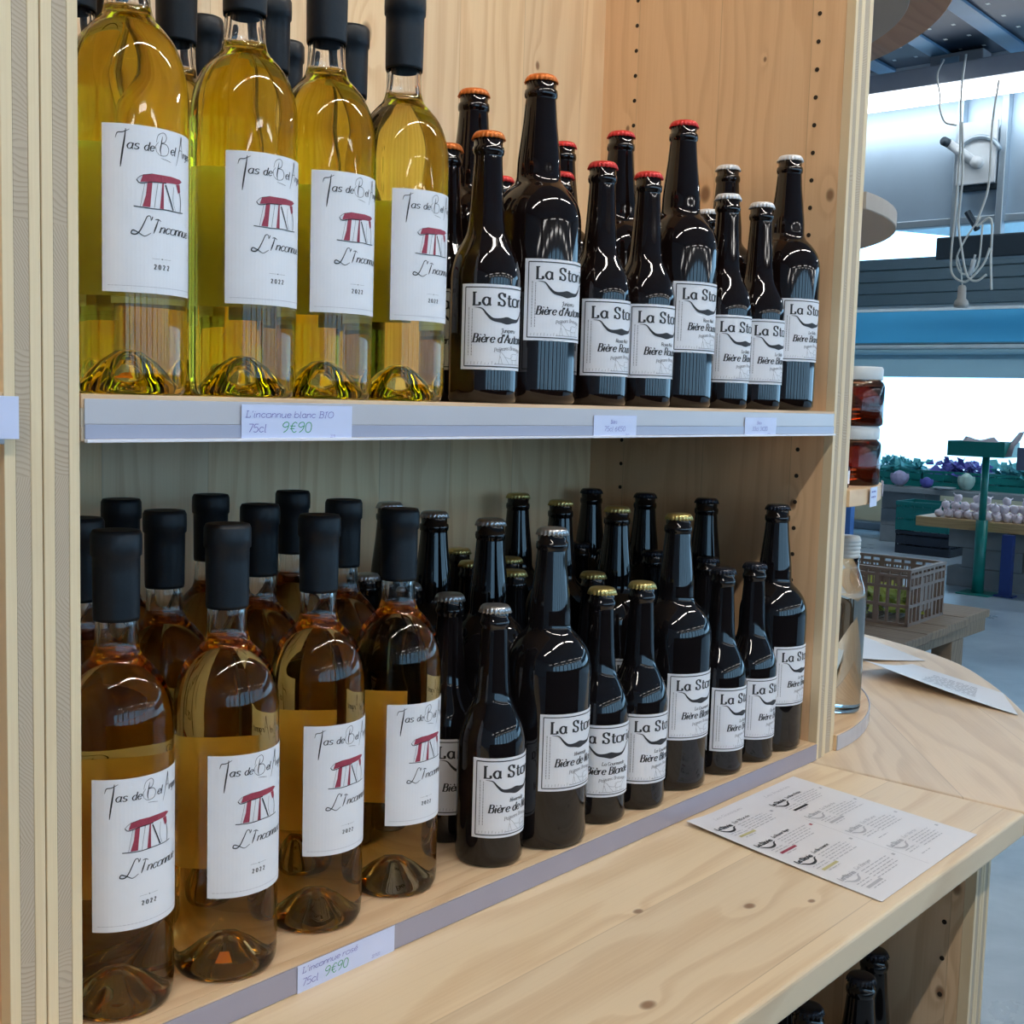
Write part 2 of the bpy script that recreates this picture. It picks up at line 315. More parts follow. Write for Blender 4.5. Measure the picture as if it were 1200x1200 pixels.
# ------------------------------------------------------------------ the hall: floor, walls, ceiling, lamps
X0, X1, Y0, Y1, ZT = -7., 12.6, -9.4, 8., 3.3
def concrete(name, c1, c2, rough, sc=1.2):
    m, nt, b = newmat(name); setp(b, c1, rough)
    tc = N(nt, 'ShaderNodeTexCoord'); a = N(nt, 'ShaderNodeTexNoise'); a.inputs['Scale'].default_value = sc; a.inputs['Detail'].default_value = 8; a.inputs['Roughness'].default_value = .65; a.inputs['Distortion'].default_value = .6
    lk(nt, tc.outputs['Object'], a.inputs['Vector'])
    r = N(nt, 'ShaderNodeValToRGB'); r.color_ramp.elements[0].position = .35; r.color_ramp.elements[1].position = .68
    r.color_ramp.elements[0].color = (*c1, 1); r.color_ramp.elements[1].color = (*c2, 1); lk(nt, a.outputs['Fac'], r.inputs[0]); lk(nt, r.outputs[0], b.inputs['Base Color'])
    mr = N(nt, 'ShaderNodeMapRange'); lk(nt, a.outputs['Fac'], mr.inputs[0]); mr.inputs[3].default_value = rough-.12; mr.inputs[4].default_value = rough+.15; lk(nt, mr.outputs[0], b.inputs['Roughness'])
    return m
floor_m = concrete('polished_concrete', (.27, .34, .41), (.44, .52, .58), .30, 2.2)
wall_m = plain('grey_hall_wall', (.42, .46, .50), .8, var=.1, scale=1.5)
ceil_m = plain('dark_ceiling', (.30, .33, .37), .8, var=.2, scale=2)
cream_m = plain('cream_wall_paint', (.66, .64, .46), .7, var=.06, scale=3)
block_m = plain('grey_concrete_block', (.22, .25, .27), .85, var=.2, scale=9, bump=.3)
structure(boxo('floor', (X0, X1+6, Y0, Y1, FLOOR-.1, FLOOR), floor_m, bev=0), 'blue-grey polished concrete floor of the market hall')
structure(boxo('ceiling', (X0, X1, Y0, Y1, ZT, ZT+.1), ceil_m, bev=0), 'dark ceiling of the market hall')
def wallseg(name, ext, mat, label): return structure(boxo(name, ext, mat, bev=0), label)
wallseg('wall_back', (X0, X1, Y1, Y1+.15, FLOOR, ZT), wall_m, 'plain grey hall wall behind the shelves')
wallseg('wall_left', (X0-.15, X0, Y0, Y1, FLOOR, ZT), wall_m, 'plain grey hall wall to the left')
# wall on the far right (the one in view): cream parapet, wide opening, lintels, clerestory
wr = bpy.data.objects.new('wall_right', None); COL.objects.link(wr); structure(wr, 'far hall wall with wide bright opening and blue lintels')
boxo('parapet', (X1, X1+.15, Y0, Y1, FLOOR, -.33), cream_m, wr, 0)
boxo('sill', (X1-.1, X1+.2, Y0, Y1, -.36, -.30), wall_m, wr, .005)
lint = plain('pale_blue_lintel', (.36, .56, .64), .6, var=.05, scale=2)
fasc = plain('bright_blue_fascia', (.08, .48, .80), .5, var=.08, scale=1.5)
slatm = plain('dark_slate_fascia', (.05, .09, .115), .6, var=.15, scale=3)
white_band = plain('white_painted_band', (.8, .85, .85), .5)
boxo('lintel', (X1-.02, X1+.15, Y0, Y1, .79, 1.04), lint, wr, .004)
boxo('fascia_board', (X1-.12, X1-.02, Y0, Y1, 1.16, 1.50), fasc, wr, .004)
boxo('white_band', (X1-.13, X1-.03, Y0, Y1, 1.50, 1.565), white_band, wr, .004)
boxo('beam_recess', (X1-.02, X1+.1, Y0, Y1, 1.04, 1.5), slatm, wr, 0)
for z, r, mm in ((1.06, .030, lint), (1.115, .026, white_band), (1.175, .03, lint)):
    bm = bmesh.new(); tube(bm, [(X1-.08, Y0, z), (X1-.08, Y1, z)], r, 10); obj('conduit', bm, mm, wr, True)
for k in range(4): # dark horizontal boards of the lintel
    boxo('slate_board', (X1-.20-.01*k, X1-.05, Y0, Y1, 1.565+k*.128, 1.565+k*.128+.118), slatm, wr, .006)
boxo('clerestory_top_rail', (X1-.1, X1+.1, Y0, Y1, 2.62, ZT), wall_m, wr, 0)
bm = bmesh.new()
for yy in (-9., -4.5, -.5, 7.7): box(bm, X1, X1+.12, yy, yy+.2, FLOOR, ZT)
obj('pillar', bm, wall_m, wr)
# front wall behind the camera: three big bays open to daylight
wf = bpy.data.objects.new('wall_front', None); COL.objects.link(wf); structure(wf, 'hall wall behind the viewer with open loading bays')
boxo('upper_wall', (X0, X1, Y0-.15, Y0, 2.2, ZT), wall_m, wf, 0)
for k in range(11):
    x = X0+k*(X1-X0)/10
    boxo('post', (x-.20, x+.20, Y0-.15, Y0, FLOOR, 2.2), slatm, wf, 0)
    boxo('mullion', (x+.9, x+.98, Y0-.12, Y0-.04, FLOOR, 2.2), slatm, wf, 0)
boxo('low_wall', (X0, X1, Y0-.12, Y0-.02, FLOOR, -.1), slatm, wf, 0)
outside = plain('pale_yard_concrete', (.78, .80, .80), .9)
structure(boxo('floor_yard', (X0-20, X1+40, Y0-40, Y1+20, FLOOR-.2, FLOOR-.11), outside, bev=0), 'pale yard outside the hall')
tube_m = emit('lit_fluorescent_tube', (1, .97, .93), TUBE_E); tube_dim = emit('lit_near_tube', (.93, .97, 1), 9)
housing_m = plain('white_lamp_housing', (.7, .72, .74), .4)
def lamp(x, y, z, ln, label, axis='X', mat=None, r=.02):
    t = thing('fluorescent_lamp', label, 'ceiling lamp', (x, y, z), 0 if axis == 'X' else PI/2, 'fluorescent lamps of the hall')
    boxo('housing', (-ln/2, ln/2, -.05, .05, r+.005, r+.06), housing_m, t, .004)
    bm = bmesh.new(); tube(bm, [(-ln/2+.03, 0, 0), (ln/2-.03, 0, 0)], r, 12); obj('tube', bm, mat or tube_m, t, True)
    for s in (-1, 1): boxo('end_cap', (s*ln/2-.03, s*ln/2+.03, -.028, .028, -.028, r+.006), housing_m, t, .003)
    for s in (-1, 1):
        bm = bmesh.new(); tube(bm, [(s*ln/3, 0, r+.06), (s*ln/3, 0, ZT-z)], .004, 6); obj('hanger', bm, housing_m, t)
    return t
NTH = ['first', 'second', 'third', 'fourth', 'fifth', 'sixth', 'seventh', 'eighth', 'ninth']
for k in range(3): lamp(-1.3+k*1.75, -1.15, 2.25, 1.5, 'fluorescent lamp hanging in front of the shelves, %s from the left' % NTH[k], mat=emit('lit_main_tube', (1, .93, .82), 100.) if k == 0 else bpy.data.materials['lit_main_tube'])
for k in range(7): lamp(-4+k*1.9, -4.6, 1.75, 1.2, 'fluorescent lamp in the middle row of the hall, %s from the left' % NTH[k])
for k in range(9): lamp(-5+k*1.9, -8.7, 2.32, 1.2, 'fluorescent lamp in the row by the loading bays, %s from the left' % NTH[k])
for k in range(4): lamp(9.6, -1.2+k*2.0, 3.0, 1.6, 'added fill lamp above the vegetable benches, %s from the right' % NTH[k], 'Y', mat=emit('bench_fill_tube', (.86, .95, 1), 90.) if k == 0 else bpy.data.materials['bench_fill_tube'])  # unseen fill lamps, added to brighten the far wall and benches

# unseen dark block behind the viewer, added to darken the lower bottles' reflections
rblk = thing('reflection_block', 'added dark block behind the viewer that darkens the bottle reflections', 'counter', (0, -2.9, FLOOR))
dk = plain('dark_block_surface', (.035, .03, .03), .6)
boxo('body', (-3.2, 2.6, -.4, .4, 0, 1.02), dk, rblk, .004); boxo('top', (-3.25, 2.65, -.44, .44, 1.021, 1.05), dk, rblk, .006); boxo('block_rail', (-3.2, 2.6, .401, .42, .05, .15), dk, rblk, .003)

# ------------------------------------------------------------------ shelving unit
def layered(parent, name, x0, x1, y0, y1, z0, z1, facemat, inner, edge_face, core, bev=.0006):
    """upright 3-ply board (layers stacked in x)"""
    p = boxo(name, (x0, x1, y0+.0121, y1, z0, z1), inner, parent, 0)
    a, b = x0+(x1-x0)*.31, x0+(x1-x0)*.69
    boxo('face_layer', (x0, a-.0002, y0, y0+.012, z0, z1), edge_face, p, .0005)
    boxo('core_layer', (a, b, y0+.0004, y0+.012, z0, z1), core, p, 0)
    boxo('face_layer', (b+.0002, x1, y0, y0+.012, z0, z1), edge_face, p, .0005)
    return p
def hboard(parent, name, x0, x1, y0, y1, z0, z1, topm, edge_face, core):
    p = boxo(name, (x0, x1, y0+.0101, y1, z0, z1), topm, parent, 0)
    t = z1-z0
    boxo('face_layer', (x0, x1, y0, y0+.01, z1-t*.3, z1), topm, p, .0005)
    boxo('core_layer', (x0, x1, y0+.0004, y0+.01, z0+t*.3, z1-t*.3), core, p, 0)
    boxo('face_layer', (x0, x1, y0, y0+.01, z0, z0+t*.3), edge_face, p, .0005)
    return p
ZTOP = 1.62
unit = thing('shelving_unit', 'tall pine wall shelving unit holding the wine and beer bottles', 'shelving unit')
layered(unit, 'side_panel', -.0235, -.0005, 0, D, ZC, ZTOP, wood_left, wood_left, wood_face, core_z)
rp = layered(unit, 'side_panel', L, L+.0225, 0, D, ZC, ZTOP, wood_side, wood_side, wood_face, core_z)
boxo('back_panel', (-.0005, L, D, D+.018, ZC, ZTOP), wood_back, unit, 0)
hboard(unit, 'top_board', 0, L, 0, D, ZTOP-.03, ZTOP, wood_shelf, wood_facex, core_x)
us = hboard(unit, 'shelf_board', .0005, L-.0005, 0, D, ZU-TU, ZU, wood_shelf, wood_facex, core_x)
ls = hboard(unit, 'shelf_board', .0005, L-.0005, 0, D, ZC, 0, wood_shelf, wood_facex, core_x)
# upper strip: clear plastic profile with a bright lower lip
bm = bmesh.new(); box(bm, .002, L-.002, -.0012, -.0004, ZU-TU+.0105, ZU-.0028, .0003); pst = obj('price_strip', bm, strip_m, us)
bm = bmesh.new(); box(bm, .002, L-.002, -.0018, -.0004, ZU-TU+.0015, ZU-TU+.0104, .0003); obj('lower_band', bm, strip_dk, us)
bm = bmesh.new(); box(bm, .002, L-.002, -.0045, -.0004, ZU-TU-.0008, ZU-TU+.0014, .0005); obj('strip_lip', bm, strip_lip, us)
bm = bmesh.new(); box(bm, .002, L-.002, -.0018, -.0004, ZC+.0006, -.0008, .0003); obj('price_strip', bm, strip_low, ls)
# shelf pin holes
bm = bmesh.new()
for yy in (.047, .32):
    for k in range(48):
        z = .037+k*.0333
        if ZU-TU-.01 < z < ZU+.012 or z > ZTOP-.05: continue
        c = Matrix.Translation((L-.0002, yy, z)) @ Matrix.Rotation(PI/2, 4, 'Y')
        bmesh.ops.create_cone(bm, cap_ends=True, segments=12, radius1=.0027, radius2=.0027, depth=.001, matrix=c)
ho = obj('shelf_pin_holes', bm, hole_m, rp); ho['kind'] = 'stuff'
# neighbour unit on the left
nu = thing('shelving_unit', 'pine shelving unit cut off by the left edge of the photo', 'shelving unit')
layered(nu, 'side_panel', -.0475, -.0245, 0, D, ZC, ZTOP, wood_side, wood_side, wood_face, core_z)
layered(nu, 'side_panel', -1.07, -1.047, 0, D, ZC, ZTOP, wood_side, wood_side, wood_face, core_z)
boxo('back_panel', (-1.047, -.0475, D, D+.018, ZC, ZTOP), wood_back, nu, 0)
ns = hboard(nu, 'shelf_board', -1.047, -.048, 0, D, ZU-TU, ZU, wood_shelf, wood_facex, core_x)
hboard(nu, 'shelf_board', -1.047, -.048, 0, D, ZC, 0, wood_shelf, wood_facex, core_x)
bm = bmesh.new(); box(bm, -1.04, -.049, -.004, -.0006, ZU-TU-.001, ZU-.002, .0005); obj('price_strip', bm, strip_m, ns)

# ------------------------------------------------------------------ counter
cb = thing('counter_top', 'long pale pine counter top with rounded edge in front of the shelves', 'counter')
YF = -.2605; TC = .0289
def strip_solid(name, outline, z0, z1, mat, parent, bev=.003, seg=3):
    bm = bmesh.new(); vs = [bm.verts.new((x, y, z1)) for x, y in outline]; f = bm.faces.new(vs)
    r = bmesh.ops.extrude_face_region(bm, geom=[f]); nv = [e for e in r['geom'] if isinstance(e, bmesh.types.BMVert)]
    for v in nv: v.co.z = z0
    bmesh.ops.recalc_face_normals(bm, faces=bm.faces)
    if bev:
        es = [e for e in bm.edges if abs(e.verts[0].co.z-e.verts[1].co.z) < 1e-6]
        bmesh.ops.bevel(bm, geom=es, offset=bev, segments=seg, profile=.5, affect='EDGES')
    return obj(name, bm, mat, parent)
strip_solid('front_board', [(-1.3, YF), (.992, YF), (.992, .42), (-1.3, .42)], ZC-TC, ZC, wood_top, cb, .004)
xe = [(.9935, YF), (1.10, -.262), (1.25, -.222), (1.44, -.122), (1.62, -.004), (1.754, .118), (1.853, .30), (1.885, .47), (1.86, .64), (1.76, .80)]
crn = spline(xe, 5)+[(.9935, .80)]
strip_solid('corner_board', crn, ZC-TC, ZC, wood_top2, cb, .004)

# base cabinet under the counter
bc = thing('base_cabinet', 'pine base cabinet under the counter holding black bottles', 'cabinet')
SB = ZC-TC; YB = -.238
layered(bc, 'side_panel', .918, .939, YB, D, FLOOR+.02, SB-.0005, wood_base, wood_base, wood_face, core_z)
layered(bc, 'side_panel', .940, .961, YB, D, FLOOR+.02, SB-.0005, wood_base, wood_base, wood_face, core_z)
layered(bc, 'side_panel', -.9, -.879, YB, D, FLOOR+.02, SB-.0005, wood_base, wood_base, wood_face, core_z)
boxo('back_panel', (-.879, .918, .12, .138, FLOOR+.02, SB-.0005), wood_base, bc, 0)
BS = -.478
hboard(bc, 'shelf_board', -.879, .9175, YB+.02, .12, BS-.02, BS, wood_shelf, wood_facex, core_x)
bm = bmesh.new()
for yy in (-.206, -.03):
    for k in range(9):
        c = Matrix.Translation((.9178, yy, -.10-k*.042)) @ Matrix.Rotation(PI/2, 4, 'Y')
        bmesh.ops.create_cone(bm, cap_ends=True, segments=12, radius1=.0027, radius2=.0027, depth=.001, matrix=c)
ho = obj('shelf_pin_holes', bm, hole_m, bc); ho['kind'] = 'stuff'

# ------------------------------------------------------------------ wine bottles
WR, WH = .038, .3287
def wine_proto(kind):
    t = thing('wine_bottle', '', 'wine bottle')
    out = [(0, .030), (.006, .0285), (.013, .022), (.020, .012), (.026, .005), (.030, .0015), (.033, 0), (.0358, .0015), (.0375, .006), (WR, .014), (WR, .10), (WR, .192)]
    sh = spline([(WR, .192), (.0374, .203), (.0350, .215), (.0300, .227), (.0230, .236), (.0170, .2425), (.0146, .251), (.0140, .262)], 3)[1:]
    out += sh+[(.0138, .30), (.0138, .322), (0, .322)]
    bm = bmesh.new(); lathe(bm, out, 48)
    bmesh.ops.recalc_face_normals(bm, faces=bm.faces)
    b2 = bmesh.new(); lathe(b2, [(0, .2445), (.0118, .2435), (.0118, .250), (.0108, .262), (.0106, .312), (0, .312)], 32)
    bmesh.ops.recalc_face_normals(b2, faces=b2.faces); bmesh.ops.reverse_faces(b2, faces=b2.faces)
    me = bpy.data.meshes.new('tmp'); b2.to_mesh(me); b2.free(); bm.from_mesh(me); bpy.data.meshes.remove(me)
    g = obj('glass', bm, glass_clear, t, True, normals=False)
    k = .0022
    liq = [(0, .034), (.008, .031), (.015, .025), (.022, .014), (.028, .007), (.033, .0045), (.0352, .008), (WR-k, .016), (WR-k, .192)]
    liq += [(r-k, z-.0012) for r, z in spline([(WR, .192), (.0374, .203), (.0350, .215), (.0300, .227), (.0230, .236), (.0165, .2425)], 3)[1:]]+[(.0125, .2425), (0, .2425)]
    bm = bmesh.new(); lathe(bm, liq, 48); obj('wine', bm, wine_white if kind == 'white' else wine_rose, t, True)
    bm = bmesh.new()
    lathe(bm, [(.0143, .3), (.0148, .268), (.0150, .2675), (.0153, .270), (.0156, .30), (.01565, .3105), (.0168, .3118), (.0170, .318), (.0168, .3255), (.0155, .3283), (.010, WH-.0003), (0, WH-.0012)], 40)
    c = obj('capsule', bm, wax, t, True)
    hw = math.radians(55)*WR; z0, z1 = .0645, .168
    lb = label_patch('front_label', WR, hw, z0, z1, paper_m, t)
    bm = bmesh.new(); label_patch_bm(bm, WR, math.radians(50)*WR, .066, .166); o = obj('back_label', bm, paper_back, t, True); o.rotation_euler.z = PI
    W = cyl(WR+.0006)
    bm = bmesh.new()
    vw = lambda n, a_, b_: [a_+(b_-a_)*math.sin(PI*i/(n-1)) for i in range(n)]
    def stroke(pts, a_=.00012, b_=.0003):
        q = spline(pts, 5); ribbon(bm, q, vw(len(q), a_, b_), W)
    stroke([(-.0223, .1650), (-.0230, .1590), (-.0241, .1520), (-.0251, .1450), (-.0255, .1415)], .0002, .00055)
    stroke([(-.0285, .1590), (-.0273, .1622), (-.0240, .1628), (-.0200, .1648)])
    write(bm, W, 'as', -.0218, .1530, .0036, .12, .05, .25, step=4, fit=.0078)
    write(bm, W, 'de', -.0112, .1530, .0033, .12, .05, .25, step=4, fit=.0068)
    stroke([(.0012, .1632), (.0004, .1590), (-.0004, .1545), (.0002, .1515)], .0001, .00038)
    stroke([(-.0032, .1590), (-.0018, .1636), (.0022, .1655), (.0042, .1632), (.0030, .1600), (.0004, .1588), (.0040, .1586), (.0060, .1558), (.0044, .1520), (-.0002, .1512), (-.0030, .1530)], .0001, .0002)
    stroke([(-.0030, .1530), (-.0036, .1565), (-.0018, .1592)], .0001, .00015)
    stroke([(.0000, .1495), (.0040, .1490), (.0080, .1482)], .00008, .00014)
    write(bm, W, 'el', .0074, .1530, .0034, .12, .05, .25, step=4, fit=.0050)
    stroke([(.0128, .1472), (.0150, .1540), (.0172, .1612), (.0182, .1660), (.0186, .1612), (.0194, .1530)], .00012, .00032)
    stroke([(.0150, .1560), (.0170, .1574), (.0196, .1572)], .0001, .00016)
    write(bm, W, 'rgent', .0204, .1530, .0032, .12, .05, .25, step=4, fit=.0130)
    stroke([(-.0066, .1098), (-.0072, .1126), (-.0092, .1122), (-.0112, .1080), (-.0138, .1030), (-.0162, .1008), (-.0190, .1012), (-.0180, .1032), (-.0145, .1018), (-.0108, .1000), (-.0068, .1022)], .00016, .0004)
    ribbon(bm, [(-.0056, .1125), (-.0063, .1105)], .0003, W)
    stroke([(-.0018, .1108), (-.0035, .1060), (-.0050, .1022)], .0002, .0005); stroke([(-.0040, .1108), (-.0018, .1112), (.0002, .1102)]); write(bm, W, 'nconnue', -.0008, .1030, .0036, .13, .05, .35, step=4, fit=.0290)
    write(bm, W, '2022', -.0045, .080, .00175, .2, .12, 0, track=.0014)
    ribbon(bm, [(-.006, .0865), (-.0005, .0865)], .00006, W); ribbon(bm, [(.0025, .0865), (.008, .0865)], .00006, W); ribbon(bm, [(.0006, .0865), (.0016, .0865)], .0003, W)
    # outlines of the dolmen
    for pl, wd in (([(-.0175, .1180), (-.006, .1175), (.004, .1180), (.014, .1178), (.0205, .1182)], .00028), ([(-.0105, .1335), (-.0135, .1182)], .0001), ([(-.002, .1345), (-.0045, .1182)], .00012), ([(.0015, .1345), (.001, .1182)], .0001),
                   ([(.0035, .1335), (.0065, .1265), (.0100, .1185)], .0005), ([(.0105, .1332), (.0098, .1245), (.0120, .1185)], .00012), ([(.0165, .1312), (.0178, .1245), (.0172, .1185)], .00028), ([(-.0158, .1345), (-.0125, .1374), (-.006, .1391)], .00014), ([(-.0158, .1345), (-.0135, .1326), (-.006, .1340), (.004, .1346)], .00030)):
        ribbon(bm, spline(pl, 4), wd, W)
    pr = obj('print', bm, ink, lb)
    bm = bmesh.new()
    for pl in ([(-.0118, .1380), (-.006, .1390), (-.006, .1342), (-.0135, .1332)], [(-.0060, .1392), (.001, .1392), (.001, .1345), (-.0060, .1340)], [(.001, .1392), (.008, .1394), (.008, .1352), (.001, .1345)], [(.008, .1394), (.0165, .1390), (.0192, .1378), (.0150, .1355), (.008, .1352)],
               [(-.0090, .1335), (-.0058, .1338), (-.0066, .1255), (-.0072, .1183), (-.0122, .1183), (-.0100, .1255)], [(.0012, .1345), (.0022, .1345), (.0022, .1182), (-.0006, .1182)], [(.0128, .1352), (.0165, .1356), (.0172, .1312), (.0150, .1298)]):
        poly(bm, pl, W)
    bmesh.ops.subdivide_edges(bm, edges=bm.edges[:], cuts=0)
    obj('drawing', bm, ink_red, lb, normals=False)
    bm = bmesh.new(); x = -hw+.003
    while x < hw-.003:
        l = random.uniform(.001, .003); ribbon(bm, [(x, .0685), (x+l, .0685)], .00018, W); x += l+.0006
    obj('small_print', bm, ink_faint, lb)
    return t
def label_patch_bm(bm, r, hw, z0, z1, thick=.00025, n=28):
    rows = []
    for rad in (r+.0001, r+.0001+thick):
        rows.append([[bm.verts.new((rad*math.sin((-hw+2*hw*i/n)/r), -rad*math.cos((-hw+2*hw*i/n)/r), z)) for i in range(n+1)] for z in (z0, z1)])
    (a0, a1), (b0, b1) = rows
    for i in range(n):
        bm.faces.new((b0[i], b0[i+1], b1[i+1], b1[i])); bm.faces.new((a0[i+1], a0[i], a1[i], a1[i+1]))
        bm.faces.new((b1[i], b1[i+1], a1[i+1], a1[i])); bm.faces.new((a0[i], a0[i+1], b0[i+1], b0[i]))
    bm.faces.new((a0[0], b0[0], b1[0], a1[0])); bm.faces.new((b0[n], a0[n], a1[n], b1[n]))
def label_patch(name, r, hw, z0, z1, mat, parent):
    bm = bmesh.new(); label_patch_bm(bm, r, hw, z0, z1); return obj(name, bm, mat, parent)
PW = {'white': wine_proto('white'), 'rose': wine_proto('rose')}
used = set()
def place(proto, key, loc, rz, label, group):
    if key not in used: used.add(key); t = proto
    else: t = copy_tree(proto)
    t.location = loc; t.rotation_euler.z = rz; t['label'] = label; t['group'] = group
    return t
ORD = ['first', 'second', 'third', 'fourth']
GU, GLW = 'gold wine bottles on the upper shelf', 'amber wine bottles on the lower shelf'
for i, (x, y) in enumerate([(.060, .046), (.155, .050), (.234, .055), (.320, .060)]):
    place(PW['white'], 'white', (x, y, ZU), 0, 'gold wine bottle with white label in the upper front row, %s from the left' % ORD[i], GU)
for i, (x, y) in enumerate([(.075, .140), (.165, .150), (.260, .157), (.353, .164)]):
    place(PW['white'], 'white', (x, y, ZU), .1*i, 'gold wine bottle in the second row of the upper shelf, %s from the left' % ORD[i], GU)
for i, (x, y) in enumerate([(.165, .245), (.259, .250), (.349, .250)]):
    place(PW['white'], 'white', (x, y, ZU), .2*i, 'gold wine bottle in the back row of the upper shelf, %s from the left' % ORD[i], GU)
for i, (x, y) in enumerate([(.054, .051), (.138, .043), (.235, .057), (.326, .061)]):
    place(PW['rose'], 'rose', (x, y, 0), 0, 'amber wine bottle with white label in the lower front row, %s from the left' % ORD[i], GLW)
for i, (x, y) in enumerate([(.074, .133), (.154, .148), (.250, .153), (.341, .150)]):
    place(PW['rose'], 'rose', (x, y, 0), 0, 'amber wine bottle in the second row of the lower shelf, %s from the left' % ORD[i], GLW)
for i, (x, y) in enumerate([(.179, .253), (.271, .254), (.362, .249)]):
    place(PW['rose'], 'rose', (x, y, 0), .1, 'amber wine bottle in the back row of the lower shelf, %s from the left' % ORD[i], GLW)

# small orange stickers inside the punt of two bottles
stick = plain('orange_sticker', (.90, .25, .02), .5)
for o in [q for q in COL.objects if q.name.startswith('wine_bottle') and (q['label'].startswith('amber wine bottle with white label in the lower front row, second') or q['label'].startswith('gold wine bottle with white label in the upper front row, first'))]:
    bm = bmesh.new(); g_ = []
    for r_, z_ in ((.0125, .0182), (.016, .0158), (.0195, .0136), (.0225, .0118)):
        g_.append([bm.verts.new(((r_-.001)*math.cos(math.radians(a_)), (r_-.001)*math.sin(math.radians(a_)), z_-.0006)) for a_ in (-142, -128, -114)])
    for p_, q_ in zip(g_, g_[1:]):
        for j in range(2): bm.faces.new((p_[j], p_[j+1], q_[j+1], q_[j]))
    st_ = obj('sticker', bm, stick, o, True); st_['label'] = 'small orange sticker under the bottle'

